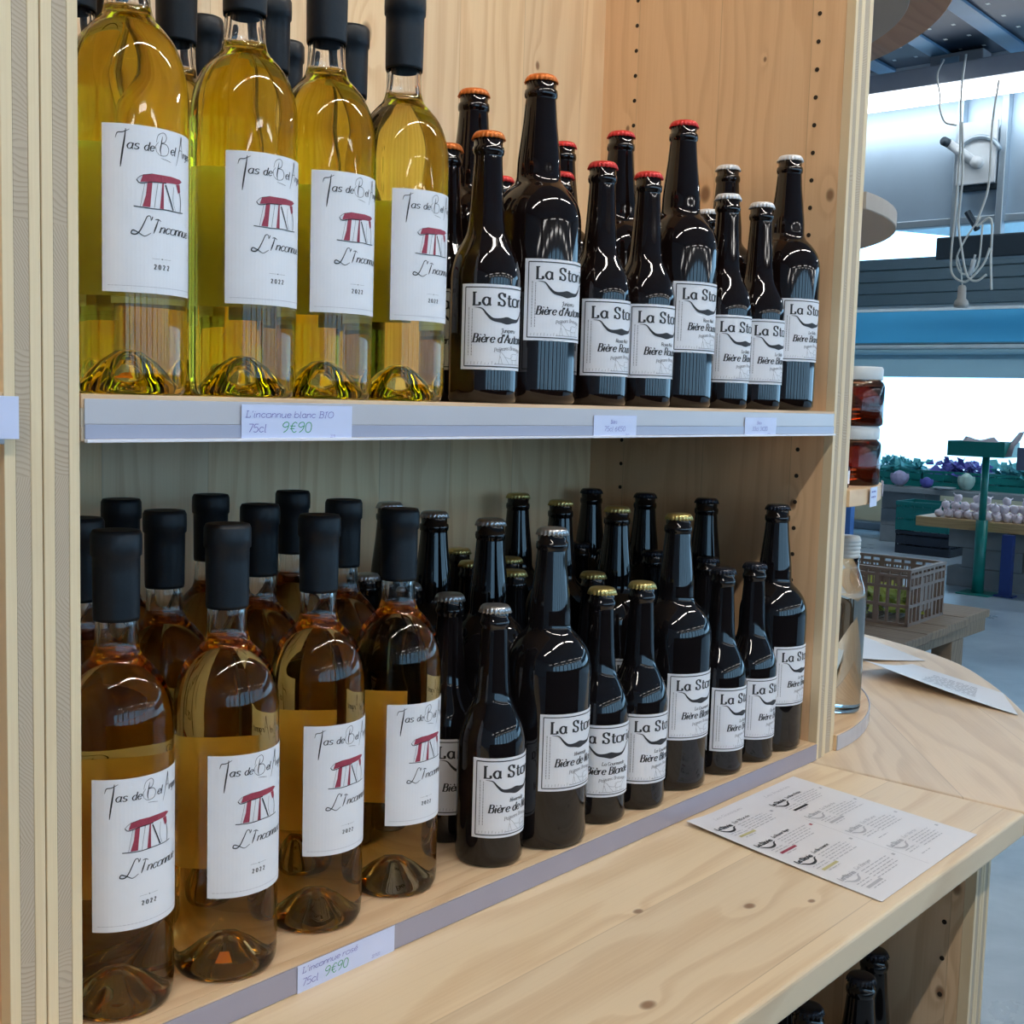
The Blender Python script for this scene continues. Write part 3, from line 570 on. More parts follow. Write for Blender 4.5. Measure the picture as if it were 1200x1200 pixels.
# ------------------------------------------------------------------ beer bottles
BG = dict(small=(.0315, .237, (.029, .1025), 74), big=(.0415, .303, (.0580, .1315), 59))
def beer_proto(size, cap, words, upper, labelled=True):
    r, H, (z0, z1), half = BG[size]
    t = thing('beer_bottle', '', 'beer bottle')
    if size == 'small':
        out = [(0, .006), (r*.6, .004), (r*.8, 0), (r*.93, .0012), (r*.99, .005), (r, .012), (r, .108)]
        out += spline([(r, .108), (.0308, .116), (.0278, .128), (.0222, .140), (.0178, .150), (.0158, .164), (.0140, .190), (.0128, .210), (.0126, .2165)], 3)[1:]
        out += [(.0138, .2178), (.0142, .2205), (.0138, .2235), (.0128, .2245), (.0128, .2300), (.0112, H-.002), (0, H-.002)]
        cr, cz = .0140, H
    else:
        out = [(0, .010), (r*.6, .007), (r*.8, 0), (r*.93, .0012), (r*.99, .005), (r, .014), (r, .166)]
        out += spline([(r, .166), (.0405, .176), (.0370, .187), (.0300, .197), (.0235, .2035), (.0210, .2085), (.0205, .2145), (.0200, .226), (.0180, .243), (.0158, .262), (.0145, .278), (.0142, .2815)], 3)[1:]
        out += [(.0153, .283), (.0156, .2860), (.0152, .2890), (.0138, .2900), (.0138, .2955), (.0118, H-.002), (0, H-.002)]
        cr, cz = .0148, H
    bm = bmesh.new(); lathe(bm, out, 40); obj('glass', bm, brown_glass if upper else dark_glass, t, True)
    # crown cap with 21 crimps
    bm = bmesh.new(); n = 84; rings = []
    for rr, z, amp in ((.0002, cz, 0), (cr*.62, cz-.0001, 0), (cr*.84, cz-.0006, 0), (cr*.93, cz-.0018, 0), (cr*.97, cz-.0030, .0004), (cr*1.03, cz-.0066, .0011), (cr*.98, cz-.0068, .0011), (cr*.90, cz-.0045, 0)):
        rings.append([bm.verts.new(((rr+amp*math.cos(21*2*PI*i/n))*math.cos(2*PI*i/n), (rr+amp*math.cos(21*2*PI*i/n))*math.sin(2*PI*i/n), z-(amp*.5*math.cos(21*2*PI*i/n)))) for i in range(n)])
    for a, b in zip(rings, rings[1:]):
        for i in range(n): bm.faces.new((a[i], a[(i+1) % n], b[(i+1) % n], b[i]))
    bm.faces.new(rings[0]); obj('crown_cap', bm, CAPM[cap], t, True)
    if labelled:
        hw = .043; lb = label_patch('front_label', r, hw, z0, z1, paper_m, t)
        W = cyl(r+.0006); hb = z1-z0; bm = bmesh.new()
        def frame(m, wd):
            u0, u1, v0, v1 = -hw+m, hw-m, z0+m, z1-m; n = 24
            ribbon(bm, [(u0+(u1-u0)*i/n, v1) for i in range(n+1)], wd, W); ribbon(bm, [(u0+(u1-u0)*i/n, v0) for i in range(n+1)], wd, W)
            ribbon(bm, [(u0, v0), (u0, v1)], wd, W); ribbon(bm, [(u1, v0), (u1, v1)], wd, W)
        frame(.0028, .00045)
        write(bm, W, 'La Storia', -.0335, z1-.0182, .0068, .175, .075, 0, track=.0006, step=4, fit=.067)
        # horns
        hp = spline([(-.0260, -.0205), (-.0205, -.0215), (-.0165, -.0265), (-.0120, -.0305), (-.0050, -.0312), (.0, -.0312), (.0050, -.0312), (.0120, -.0305), (.0165, -.0265), (.0205, -.0215), (.0260, -.0205)], 4)
        ws = [(.00012+.0015*math.sin(PI*i/(len(hp)-1))**1.1+(.0016*math.exp(-((i/(len(hp)-1)-.5)/.10)**2))) for i in range(len(hp))]
        ribbon(bm, [(x*1.16-.0012, z1+y+.0005) for x, y in hp], ws, W)
        n_ = len(words[0]); write(bm, W, words[0], -.0021*n_-.0015, z1-.0500, .0046, .17, .07, .22, step=3, fit=.0042*n_)
        write(bm, W, words[1], -.0009*len(words[1]), z1-.0410, .0022, .13, .07, .15, step=2)
        obj('print', bm, ink, lb, normals=False)
        bm = bmesh.new(); wv = 'Paysans Brasseurs'; x = -.0135
        for i, c in enumerate(wv): x = write(bm, W, c, x, z1-.0580+.0022*math.sin(PI*i/16), .0021, .14, .07, .15, step=2)
        # ploughman and ox
        gy = z0+.0052
        for pl in ([(-.0095, .0125), (-.0085, .0130), (-.0085, .0118), (-.0095, .0125)], [(-.0110, .0138), (-.0075, .0137)], [(-.0090, .0118), (-.0098, .0070), (-.0088, .0060)], [(-.0098, .0070), (-.0108, .0)], [(-.0092, .0065), (-.0072, .0)], [(-.0092, .0108), (-.0055, .0075), (-.0025, .0035), (.0010, .0)],
                   [(-.0045, .0062), (.0020, .0048), (.0050, .0080)], [(.0030, .0082), (.0060, .0092), (.0110, .0088), (.0135, .0105), (.0158, .0110), (.0165, .0092), (.0140, .0080)], [(.0030, .0082), (.0032, .0045), (.0045, .0038), (.0115, .0040), (.0140, .0080)], [(.0036, .0045), (.0034, .0)], [(.0052, .004), (.0056, .0)], [(.0105, .0042), (.0102, .0)], [(.0122, .0045), (.0126, .0)],
                   [(.0135, .0105), (.0125, .0128)], [(.0150, .0112), (.0158, .0132)]):
            ribbon(bm, [(u+.002, gy+v) for u, v in (spline(pl, 2) if len(pl) > 2 else pl)], .00016, W)
        ribbon(bm, [(-.013+.0033*i, gy-.0002) for i in range(11)], .00022, W)
        random.seed(3)
        for i in range(9): ribbon(bm, [(-.037+i*.0031, gy-.0008), (-.037+i*.0031+.0004, gy+.0008+random.random()*.0018)], .00015, W)
        for uu in (-.0365, -.0335):  # upright small print
            v = z0+.012
            while v < z1-.022:
                l = random.uniform(.0008, .0025); ribbon(bm, [(uu, v), (uu, v+l)], .00035, W); v += l+.0006
        obj('fine_print', bm, ink_grey, lb, normals=False)
    return t
PB = {}
def beer(size, cap, words, upper, loc, rz, label, group, labelled=True):
    key = (size, cap, words[0], upper, labelled)
    if key not in PB: PB[key] = beer_proto(size, cap, words, upper, labelled)
    return place(PB[key], key, loc, rz, label, group)
AUT = ("Bière d'Automne", 'Juniperu', .047); ROU = ('Bière Rousse', 'Rosa Nuit', .037); BLA = ('Bière Blanche', 'La Belle', .039)
NOE = ('Bière de Noël', 'Hivernale', .038); BLO = ('Bière Blonde', 'La Gourmande', .038); BRU = ('Bière Brune', 'La Noire', .034)
GB, GL2 = 'beer bottles on the upper shelf', 'beer bottles on the lower shelf'
UP = [('small', 'orange', AUT, .420, .056, 'small dark beer bottle with orange cap, nearest the wine on the upper shelf'),
      ('big', 'orange', AUT, .498, .063, 'large dark beer bottle with orange cap at the front of the upper shelf'),
      ('big', 'orange', AUT, .500, .150, 'large beer bottle with orange cap behind the front orange-capped ones'),
      ('small', 'orange', AUT, .436, .122, 'small orange-capped beer bottle half hidden behind the last gold wine bottle'),
      ('small', 'red', ROU, .585, .188, 'small red-capped beer bottle peeking between the two front orange-capped bottles'),
      ('small', 'red', ROU, .600, .120, 'small red-capped beer bottle right behind the large orange-capped one, lower cap'),
      ('big', 'red', ROU, .735, .226, 'large red-capped beer bottle in the third row of the upper shelf'),
      ('small', 'red', ROU, .581, .051, 'small red-capped beer bottle in the upper front row, left of the two'),
      ('small', 'red', ROU, .648, .043, 'small red-capped beer bottle in the upper front row, right of the two'),
      ('big', 'red', ROU, .728, .138, 'large red-capped beer bottle in the second row behind the small red-capped pair'),
      ('big', 'red', ROU, .724, .053, 'large red-capped beer bottle in the front row of the upper shelf'),
      ('small', 'white', BLA, .800, .041, 'small white-capped beer bottle in the upper front row, left of the two'),
      ('small', 'white', BLA, .868, .037, 'small white-capped beer bottle in the upper front row, right of the two'),
      ('big', 'white', BLA, .944, .045, 'large white-capped beer bottle in the upper front row beside the side panel'),
      ('big', 'white', BLA, .955, .137, 'large white-capped beer bottle in the second row of the upper shelf'),
      ('small', 'white', BLA, .880, .116, 'small white-capped beer bottle hidden behind the white-capped pair')]
for s, c, wd, x, y, lab in UP: beer(s, c, wd, True, (x, y, ZU), random.uniform(-.12, -.02), lab, GB)
LOW = [('small', 'silver', NOE, .430, .042, 0, 'small black beer bottle with silver cap in the lower front row'),
       ('small', 'silver', NOE, .443, .112, 0, 'small silver-capped beer bottle between the last amber wine and the front silver-capped one'),
       ('big', 'silver', NOE, .507, .040, 0, 'large black beer bottle with silver cap in the lower front row'),
       ('small', 'gold', BLO, .590, .040, -.42, 'small gold-capped beer bottle in the lower front row, left of the two'),
       ('small', 'gold', BLO, .655, .036, 0, 'small gold-capped beer bottle in the lower front row, right of the two'),
       ('big', 'gold', BLO, .741, .050, -.08, 'large gold-capped beer bottle in the lower front row'),
       ('small', 'black', BRU, .820, .037, .1, 'small black-capped beer bottle in the lower front row, left of the two'),
       ('small', 'black', BRU, .890, .036, .1, 'small black-capped beer bottle in the lower front row, right of the two'),
       ('big', 'black', BRU, .958, .046, .05, 'large black-capped beer bottle in the lower front row beside the side panel'),
       ('big', 'silver', NOE, .519, .130, 0, 'large silver-capped beer bottle in the second row of the lower shelf'),
       ('big', 'silver', NOE, .525, .216, 0, 'large silver-capped beer bottle in the third row of the lower shelf'),
       ('big', 'silver', NOE, .558, .320, 0, 'large silver-capped beer bottle at the back behind the fourth amber wine bottle'),
       ('big', 'gold', BLO, .752, .142, 0, 'large gold-capped beer bottle in the second row of the lower shelf'),
       ('big', 'gold', BLO, .762, .234, 0, 'large gold-capped beer bottle in the third row of the lower shelf'),
       ('big', 'gold', BLO, .795, .331, 0, 'large gold-capped beer bottle in the back row of the lower shelf'),
       ('big', 'black', BRU, .960, .150, 0, 'large black-capped beer bottle in the second row of the lower shelf'),
       ('big', 'black', BRU, .955, .243, 0, 'large black-capped beer bottle in the third row of the lower shelf'),
       ('big', 'black', BRU, .950, .330, 0, 'large black-capped beer bottle in the back corner of the lower shelf'),
       ('small', 'silver', NOE, .466, .256, 0, 'small silver-capped beer bottle behind the third and fourth amber wine bottles'),
       ('small', 'silver', NOE, .455, .183, 0, 'small silver-capped beer bottle just right of the fourth amber wine neck'),
       ('small', 'gold', BLO, .700, .343, 0, 'small gold-capped beer bottle in the far back row of the lower shelf'),
       ('small', 'gold', BLO, .626, .255, 0, 'small gold-capped beer bottle between two large silver-capped ones'),
       ('small', 'silver', NOE, .645, .330, 0, 'small pale-capped beer bottle at the back, seen past the large silver-capped ones'),
       ('small', 'gold', BLO, .690, .250, 0, 'small gold-capped beer bottle at mid depth, the upper of two caps seen together'),
       ('small', 'gold', BLO, .612, .177, 0, 'small gold-capped beer bottle at mid depth, the lower of two caps seen together'),
       ('small', 'gold', BLO, .670, .112, 0, 'small gold-capped beer bottle right behind the front gold-capped pair'),
       ('small', 'black', BRU, .875, .290, 0, 'small black-capped beer bottle at the back among the black-capped ones'),
       ('small', 'black', BRU, .850, .225, 0, 'small black-capped beer bottle left of the large gold-capped ones, third row'),
       ('small', 'black', BRU, .886, .180, 0, 'small black-capped beer bottle between the large gold and large black-capped ones'),
       ('small', 'black', BRU, .890, .102, 0, 'small black-capped beer bottle behind the front black-capped pair')]
for s, c, wd, x, y, rz, lab in LOW: beer(s, c, wd, False, (x, y, 0), rz, lab, GL2)
# black bottles in the base cabinet: tall, lying in shade
GC = 'black bottles in the base cabinet'
for i, (x, y, s, lab) in enumerate([(.866, -.150, 'big', 'large black bottle in the base cabinet nearest the side panel'), (.800, -.165, 'small2', 'black bottle in the base cabinet just left of the tallest one'),
        (.770, -.085, 'big', 'black bottle in the shade of the base cabinet, second row right'), (.700, -.155, 'big', 'black bottle in the base cabinet showing only its neck under the counter'), (.675, -.06, 'big', 'black bottle deep in the base cabinet, second row left'),
        (.610, -.150, 'big', 'black bottle in the base cabinet furthest to the left in view')]):
    b = beer('big', 'black', BRU, False, (x, y, BS if s == 'big' else BS-.02), -.3, lab, GC, False)
    if s != 'big': b.location.z = BS

# ------------------------------------------------------------------ price tags
def price_tag(x0, x1, z0, z1, label, lines, y=-.0022):
    t = boxo('price_tag', (0, x1-x0, -.0004, 0, 0, z1-z0), tag_m, None, 0); t.location = (x0, y, z0); tag(t, label, 'price tag', 'price tags clipped to the shelf edges')
    W = lambda u, v: (u, -.0006, v)
    for mat, txt, u, v, h, sl, ft in lines:
        bm = bmesh.new(); write(bm, W, txt, u, v, h, .075, .06, sl, step=3, fit=ft); obj('handwriting', bm, mat, t, normals=False)
    return t
price_tag(.116, .2145, ZU-TU-.001, ZU-.0045, 'blue-white tag reading L\'inconnue blanc 9€90 under the gold wine', [(ink_blue, "L'inconnue blanc BIO", .003, .0165, .0028, .15, .078), (ink_blue, '75cl', .005, .0065, .0034, .15, .016), (ink_green, '9€90', .034, .0062, .0045, .1, .027), (ink_blue, '22.11', .078, .0025, .0012, .1, None)])
price_tag(.510, .578, ZU-TU-.001, ZU-.0085, 'small tag on the upper shelf edge under the red-capped beers', [(ink_blue, 'Bière', .026, .0135, .0022, .1, None), (ink_blue, '75cl 6€50', .016, .0065, .0028, .1, .034), (ink_blue, '221122', .05, .0018, .0012, .1, None)])
price_tag(.784, .854, ZU-TU-.001, ZU-.0085, 'small tag on the upper shelf edge under the white-capped beers', [(ink_blue, 'Bière', .026, .0135, .0022, .1, None), (ink_blue, '33cl 3€20', .016, .0065, .0028, .1, .034), (ink_blue, '221122', .05, .0018, .0012, .1, None)])
price_tag(.170, .2685, ZC+.0002, -.0002, 'blue-white tag reading L\'inconnue rosé 9€90 on the lower shelf edge', [(ink_blue, "L'inconnue rosé", .004, .0145, .0028, .15, .055), (ink_blue, '75cl', .004, .0045, .0034, .15, .016), (ink_green, '9€90', .026, .0045, .0045, .1, .024), (ink_blue, '22.11.22', .074, .0025, .0014, .1, None)])
bm = bmesh.new(); box(bm, 0, .07, -.0006, 0, 0, .0245, .0002); t = obj('price_tag', bm, tag_m); t.location = (-.1115, -.0055, ZU-TU+.002); tag(t, 'pale tag on the shelf edge cut off by the left edge of the photo', 'price tag')

# ------------------------------------------------------------------ papers on the counter
def sheet(name, c00, c10, c11, c01, lift, mat, label, nx=14, ny=14):
    """bilinear sheet with small lift function(u,v)"""
    bm = bmesh.new(); g = []
    for z in (0, -.00025):
        rows = []
        for j in range(ny+1):
            v = j/ny; row = []
            for i in range(nx+1):
                u = i/nx
                x = (c00[0]*(1-u)+c10[0]*u)*(1-v)+(c01[0]*(1-u)+c11[0]*u)*v; y = (c00[1]*(1-u)+c10[1]*u)*(1-v)+(c01[1]*(1-u)+c11[1]*u)*v
                row.append(bm.verts.new((x, y, ZC+.0006+lift(u, v)+z)))
            rows.append(row)
        g.append(rows)
    for k, rows in enumerate(g):
        for j in range(ny):
            for i in range(nx):
                f = (rows[j][i], rows[j][i+1], rows[j+1][i+1], rows[j+1][i]); bm.faces.new(f if k == 0 else f[::-1])
    a, b = g
    for i in range(nx):
        bm.faces.new((b[0][i], b[0][i+1], a[0][i+1], a[0][i])); bm.faces.new((a[ny][i], a[ny][i+1], b[ny][i+1], b[ny][i]))
        bm.faces.new((a[i][0], a[i+1][0], b[i+1][0], b[i][0])); bm.faces.new((b[i][nx], b[i+1][nx], a[i+1][nx], a[i][nx]))
    o = obj(name, bm, mat, None, True); smooth_by_angle(o, 50)
    tag(o, label, 'paper'); return o
c00, c10, c11, c01 = (.642, -.248), (.684, -.012), (.918, -.014), (.880, -.248)
lf = lambda u, v: .0006+.0035*max(0, 1-v*6)*(u)**2+.0012*math.sin(PI*u)*math.sin(PI*v)
menu = sheet('beer_menu', c00, c10, c11, c01, lf, menu_m, 'printed beer list lying on the counter below the shelves')
def WM(u, v):
    x = (c00[0]*(1-u)+c10[0]*u)*(1-v)+(c01[0]*(1-u)+c11[0]*u)*v; y = (c00[1]*(1-u)+c10[1]*u)*(1-v)+(c01[1]*(1-u)+c11[1]*u)*v
    return (x, y, ZC+.0011+lf(u, v))
# writing runs along v' = from the front-left edge towards the shelf: text baseline direction is -y -> +y in u
def WT(s, t_): return WM(s, t_)
bk = bmesh.new(); gr = bmesh.new(); rd = bmesh.new(); gd = bmesh.new(); random.seed(11)
def T(a, b): return lambda u, v: WM(1-b+v, a+u)      # (a,b): place on the page from its top left corner
def logo(bm_, a, b):
    W = T(a, b); write(bm_, W, 'La Storia', 0, .035, .017, .2, .10, 0, step=2, fit=.125)
    hp = spline([(0, .026), (.017, .020), (.037, .002), (.062, -.004), (.087, .002), (.107, .020), (.125, .026)], 3)
    ribbon(bm_, hp, [.0012+.0055*math.sin(PI*i/(len(hp)-1)) for i in range(len(hp))], W)
def lines(bm_, a, b, n, ln, h=.0026, dy=.019):
    for k in range(n):
        x = 0; L_ = ln*random.uniform(.75, 1)
        while x < L_:
            l = random.uniform(.012, .04); ribbon(bm_, [(x, -k*dy), (min(x+l, L_), -k*dy)], h, T(a, b)); x += l+.008
secs = [(.035, .20, 'gold', gd), (.035, .42, 'red', rd), (.035, .63, 'gold', gd), (.035, .84, 'grey', gr), (.525, .20, 'black', bk), (.525, .40, 'grey', gr), (.525, .62, None, None), (.525, .83, None, None)]
NM = ['La Blonde', 'La Rousse Vigne', 'La Brasserie', 'Le Berger', 'La Noire Petite', 'La Blanche', 'La Brune', 'La Verte']
for k, (a, b, cn, tb) in enumerate(secs):
    st = bk if k in (0, 1, 2, 4) else gr
    logo(st, a, b)
    write(st, T(a+.15, b-.045), NM[k], 0, 0, .012, .14, .08, .1, step=2, fit=.14)
    lines(gr, a+.15, b-.025, 5, .25)
    lines(gr, a+.02, b+.022, 2, .12)
    if tb is not None: ribbon(tb, [(0, 0), (.13, 0)], .008, T(a+.03, b+.065))
    lines(gr, a+.05, b+.085, 1, .11)
    ribbon(rd if cn == 'red' else gr, [(0, 0), (.016, 0)], .008, T(a+.42, b-.01))
write(gr, T(.14, .075), 'Les Classiques', 0, 0, .012, .12, .07, .1, step=2, fit=.24); write(gr, T(.60, .075), 'Les Insolites', 0, 0, .012, .12, .07, .1, step=2, fit=.24)
ribbon(gr, [(0, 0), (0, -.62)], .0010, T(.5, .36))
obj('print', bk, ink, menu, normals=False)['kind'] = 'stuff'; 
for nm_, b_, m_ in (('faint_print', gr, ink_faint), ('red_print', rd, ink_red), ('mustard_print', gd, ink_gold)): obj(nm_, b_, m_, menu, normals=False)['kind'] = 'stuff'
# second leaflet, its near edge curled up
d00, d10, d11, d01 = (1.425, -.112), (1.50, .185), (1.70, .135), (1.60, -.02)
d00, d10, d01, d11 = (1.430, -.110), (1.505, .180), (1.555, -.045), (1.655, .145)
lf2 = lambda u, v: .001+.028*(max(0, 1-v)**2)*max(0, u)**1.3
p2 = sheet('leaflet', d00, d10, d11, d01, lf2, menu_m, 'curled white leaflet on the rounded end of the counter')
def W2(u, v):
    x = (d00[0]*(1-u)+d10[0]*u)*(1-v)+(d01[0]*(1-u)+d11[0]*u)*v; y = (d00[1]*(1-u)+d10[1]*u)*(1-v)+(d01[1]*(1-u)+d11[1]*u)*v
    return (x, y, ZC+.0013+lf2(u, v))
bm = bmesh.new()
for k in range(9):
    x = .25
    while x < .62:
        l = random.uniform(.02, .07); ribbon(bm, [(x, .25+k*.065), (x+l, .25+k*.065)], .008, W2); x += l+.015
obj('print', bm, ink_grey, p2, normals=False)
e00, e10, e01, e11 = (1.60, .22), (1.74, .40), (1.70, .14), (1.84, .33)
lf3 = lambda u, v: .001+.006*(1-v)**2
p3 = sheet('leaflet', e00, e10, e11, e01, lf3, menu_m, 'white leaflet at the far edge of the rounded counter end')

# ------------------------------------------------------------------ round-ended corner unit right of the shelves
cu = thing('corner_shelving', 'pine end unit with quarter-round shelves right of the bottle shelves', 'shelving unit')
XR = L+.0235; XS = XR+.0325
layered(cu, 'side_panel', XR, XS, .004, .47, ZC, ZTOP, wood_side, wood_side, wood_face, core_z)
def qdisc(parent, name, R, z0, z1, mat, cyy=None, a1=90):
    cyy = R if cyy is None else cyy
    pts = [(XS+R*math.sin(a), cyy-R*math.cos(a)) for a in [math.radians(k*a1/24) for k in range(25)]]+[(XS, cyy+(0 if a1 <= 90 else 0))]
    return strip_solid(name, pts, z0, z1, mat, parent, .0012, 1)
def cstrip(parent, R, z0, z1, mat, name='price_strip', a0=0, a1=85, th=.002):
    bm = bmesh.new(); n = 30; q = []
    for i in range(n+1):
        a = math.radians(a0+(a1-a0)*i/n); q.append([bm.verts.new((XS+rr*math.sin(a), R-rr*math.cos(a), z)) for rr, z in ((R+.0005, z0), (R+th, z0), (R+th, z1), (R+.0005, z1))])
    for a, b in zip(q, q[1:]):
        for k in range(4): bm.faces.new((a[k], a[(k+1) % 4], b[(k+1) % 4], b[k]))
    bm.faces.new(q[0]); bm.faces.new(q[-1]); return obj(name, bm, mat, parent)
RC = .45
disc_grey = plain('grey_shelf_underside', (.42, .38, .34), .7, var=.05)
d0 = qdisc(cu, 'round_shelf', RC, ZC, -.0005, wood_shelf); cstrip(d0, RC, ZC+.001, -.001, strip_m)
ZJ = .3195
d1 = qdisc(cu, 'round_shelf', RC, ZJ-.022, ZJ, wood_shelf)
d2 = qdisc(cu, 'round_shelf', RC, .672, .694, disc_grey)
d3 = qdisc(cu, 'round_shelf', .405, .975, .9985, disc_grey, .40)
big = qdisc(cu, 'round_canopy', .57, 1.0, 1.03, wood('canopy_wood', (.46, .25, .13), (.34, .17, .08), 'X', 'Y', .3), .515)

# ------------------------------------------------------------------ jars and bottles on the corner unit
honey = glassm('dark_honey', (.50, .13, .05), 1.42); jarglass = glassm('jar_glass', (.93, .98, .98), 1.45)
lidm = plain('white_jar_lid', (.60, .66, .70), .35); lidw = plain('white_plastic_cap', (.85, .86, .9), .4)
def jar(x, y, z, label):
    t = thing('honey_jar', label, 'jar', (x, y, z), 0, 'honey jars stacked on the round shelf')
    R, H = .037, .0805
    bm = bmesh.new(); lathe(bm, [(0, .001), (R-.004, 0), (R-.001, .002), (R, .006), (R, .054), (R-.002, .059), (R-.006, .0625), (R-.006, .070), (0, .070)], 36); obj('glass', bm, jarglass, t, True)
    bm = bmesh.new(); lathe(bm, [(0, .004), (R-.006, .0035), (R-.003, .007), (R-.003, .052), (0, .052)], 36); obj('honey', bm, honey, t, True)
    bm = bmesh.new(); lathe(bm, [(R-.007, .0630), (R-.0035, .0628), (R-.003, .064), (R-.003, .0775), (R-.005, H), (0, H)], 36); o = obj('lid', bm, lidm, t, True); smooth_by_angle(o, 40)
jar(1.180, .055, ZJ, 'lower jar of dark honey in the stack of two on the round shelf')
jar(1.181, .055, ZJ+.0806, 'upper jar of dark honey on top of the other jar')
t = thing('small_bottle', 'tiny dark bottle with white cap and white label beside the honey jars', 'bottle', (1.090, .030, ZJ), -.4)
sm = plain('violet_glass', (.05, .01, .035), .08)
bm = bmesh.new(); lathe(bm, [(0, 0), (.011, 0), (.0125, .0015), (.0125, .026), (.0105, .030), (.0065, .032), (.0065, .034), (0, .034)], 28); obj('glass', bm, sm, t, True)
bm = bmesh.new(); lathe(bm, [(.0068, .0335), (.0078, .0335), (.0078, .044), (.007, .045), (0, .045)], 24); obj('cap', bm, lidw, t, True)
bm = bmesh.new(); label_patch_bm(bm, .0125, .014, .006, .023); obj('label', bm, paper_m, t)
# tags on the round shelf edge
for a, ww, zz, lab in ((10, .034, .026, 'tag hanging from the round shelf edge below the tiny bottle'), (30, .026, .022, 'tag at the far side of the round shelf edge below the honey')):
    an = math.radians(a); bm = bmesh.new(); box(bm, -ww/2, ww/2, -.0008, 0, -zz, 0, 0); o = obj('price_tag', bm, tag_m); o.location = (XS+(RC+.003)*math.sin(an), RC-(RC+.003)*math.cos(an), ZJ+.001); o.rotation_euler.z = an; tag(o, lab, 'price tag', 'tags on the round shelf edge')
    b2 = bmesh.new(); W = lambda u, v: (u, -.0011, v)
    for k in range(2):
        for s in range(3): ribbon(b2, [(-ww*.35+s*ww*.22, -.006-.007*k), (-ww*.35+s*ww*.22+ww*.15, -.006-.007*k)], .001, W)
    obj('handwriting', b2, ink_blue, o, normals=False)
# tall clear bottle of pink syrup
t = thing('syrup_bottle', 'tall clear screw-neck bottle of pale pink drink standing on the lowest round shelf', 'bottle', (1.186, .062, 0))
R, Hh = .0325, .247
bm = bmesh.new(); lathe(bm, [(0, .003), (R*.8, 0), (R*.96, .002), (R, .008), (R, .150)]+spline([(R, .150), (R-.001, .168), (.026, .186), (.0225, .197), (.0205, .204)], 3)[1:]+[(.0200, .217), (0, .217)], 40); obj('glass', bm, jarglass, t, True)
bm = bmesh.new(); lathe(bm, [(0, .010), (R-.004, .009), (R-.0025, .013), (R-.0025, .150), (R-.0045, .168), (.0225, .186), (.0190, .198), (0, .198)], 40); obj('drink', bm, liquid('pink_drink', (.93, .72, .52), 14.), t, True)
bm = bmesh.new(); pr = [(.0195, .2165)]
for k in range(5): pr += [(.0205, .2178+k*.0053), (.0216, .2196+k*.0053), (.0205, .2215+k*.0053)]
pr += [(.0200, .2455), (.018, Hh), (0, Hh)]; lathe(bm, pr, 36); obj('ribbed_cap', bm, plain('pale_ribbed_cap', (.52, .55, .55), .35), t, True)

# ------------------------------------------------------------------ slatted bench with brown crate
bench = thing('slatted_bench', 'low weathered plank bench standing beyond the counter', 'bench')
plank = wood('weathered_plank', (.27, .20, .14), (.15, .11, .075), 'Y', 'X', .5, seed=9.1, rough=.8)
bx = [(3.90, 4.20, 1.108), (4.21, 4.43, 1.12), (4.44, 4.70, 1.135), (4.71, 5.02, 1.16)]
for i, (a, b, y) in enumerate(bx): boxo('plank', (a, b, y, 2.9, -.485, -.45), plank, bench, .004)
for y in (1.17, 2.0, 2.75): boxo('rail', (3.92, 5.0, y, y+.06, -.545, -.486), plank, bench, .003)
for x in (4.00, 4.62):
    for y in (1.17, 2.75): boxo('leg', (x, x+.13, y+.002, y+.09, FLOOR, -.546), plank, bench, .003)
crate_m = plain('brown_crate_plastic', (.21, .155, .125), .5, var=.12, scale=10)
cr = thing('plastic_crate', 'brown perforated plastic crate standing on the plank bench', 'crate', (4.285, 1.232, -.45), .04)
CW, CL, CH = .415, .60, .232
def ribwall(name, axis, pos, length):
    bm = bmesh.new(); th = .006
    def bar(a0, a1, z0, z1, d=th):
        if axis == 'x': box(bm, a0, a1, pos-d/2, pos+d/2, z0, z1)
        else: box(bm, pos-d/2, pos+d/2, a0, a1, z0, z1)
    for z in (0, .075, .15, .195): bar(0, length, z, z+.012, .014)
    bar(0, length, CH-.012, CH, .020)
    n = int(length/.045)
    for k in range(n+1):
        a = k*length/n; w_ = .010 if k % 3 else .022; bar(max(0, a-w_/2), min(length, a+w_/2), .001, CH-.012, .012)
    k = length*.3; bar(k, length-k, .045, .185, .005)
    n = int(length/.015)
    for k in range(n): bar((k+.3)*length/n, (k+.6)*length/n, .16, .20, .005)
    return obj(name, bm, crate_m, cr)
ribwall('side_wall', 'x', .007, CW); ribwall('side_wall', 'x', CL-.007, CW); ribwall('side_wall', 'y', .007, CL); ribwall('side_wall', 'y', CW-.007, CL)
bm = bmesh.new()
for k in range(14): box(bm, .005+k*.0295, .02+k*.0295, .01, CL-.01, .0, .006)
for k in range(9): box(bm, .01, CW-.01, .02+k*.068, .032+k*.068, .001, .007)
obj('base', bm, crate_m, cr)
leafm = plain('yellow_green_leaf', (.42, .50, .10), .6, var=.3)
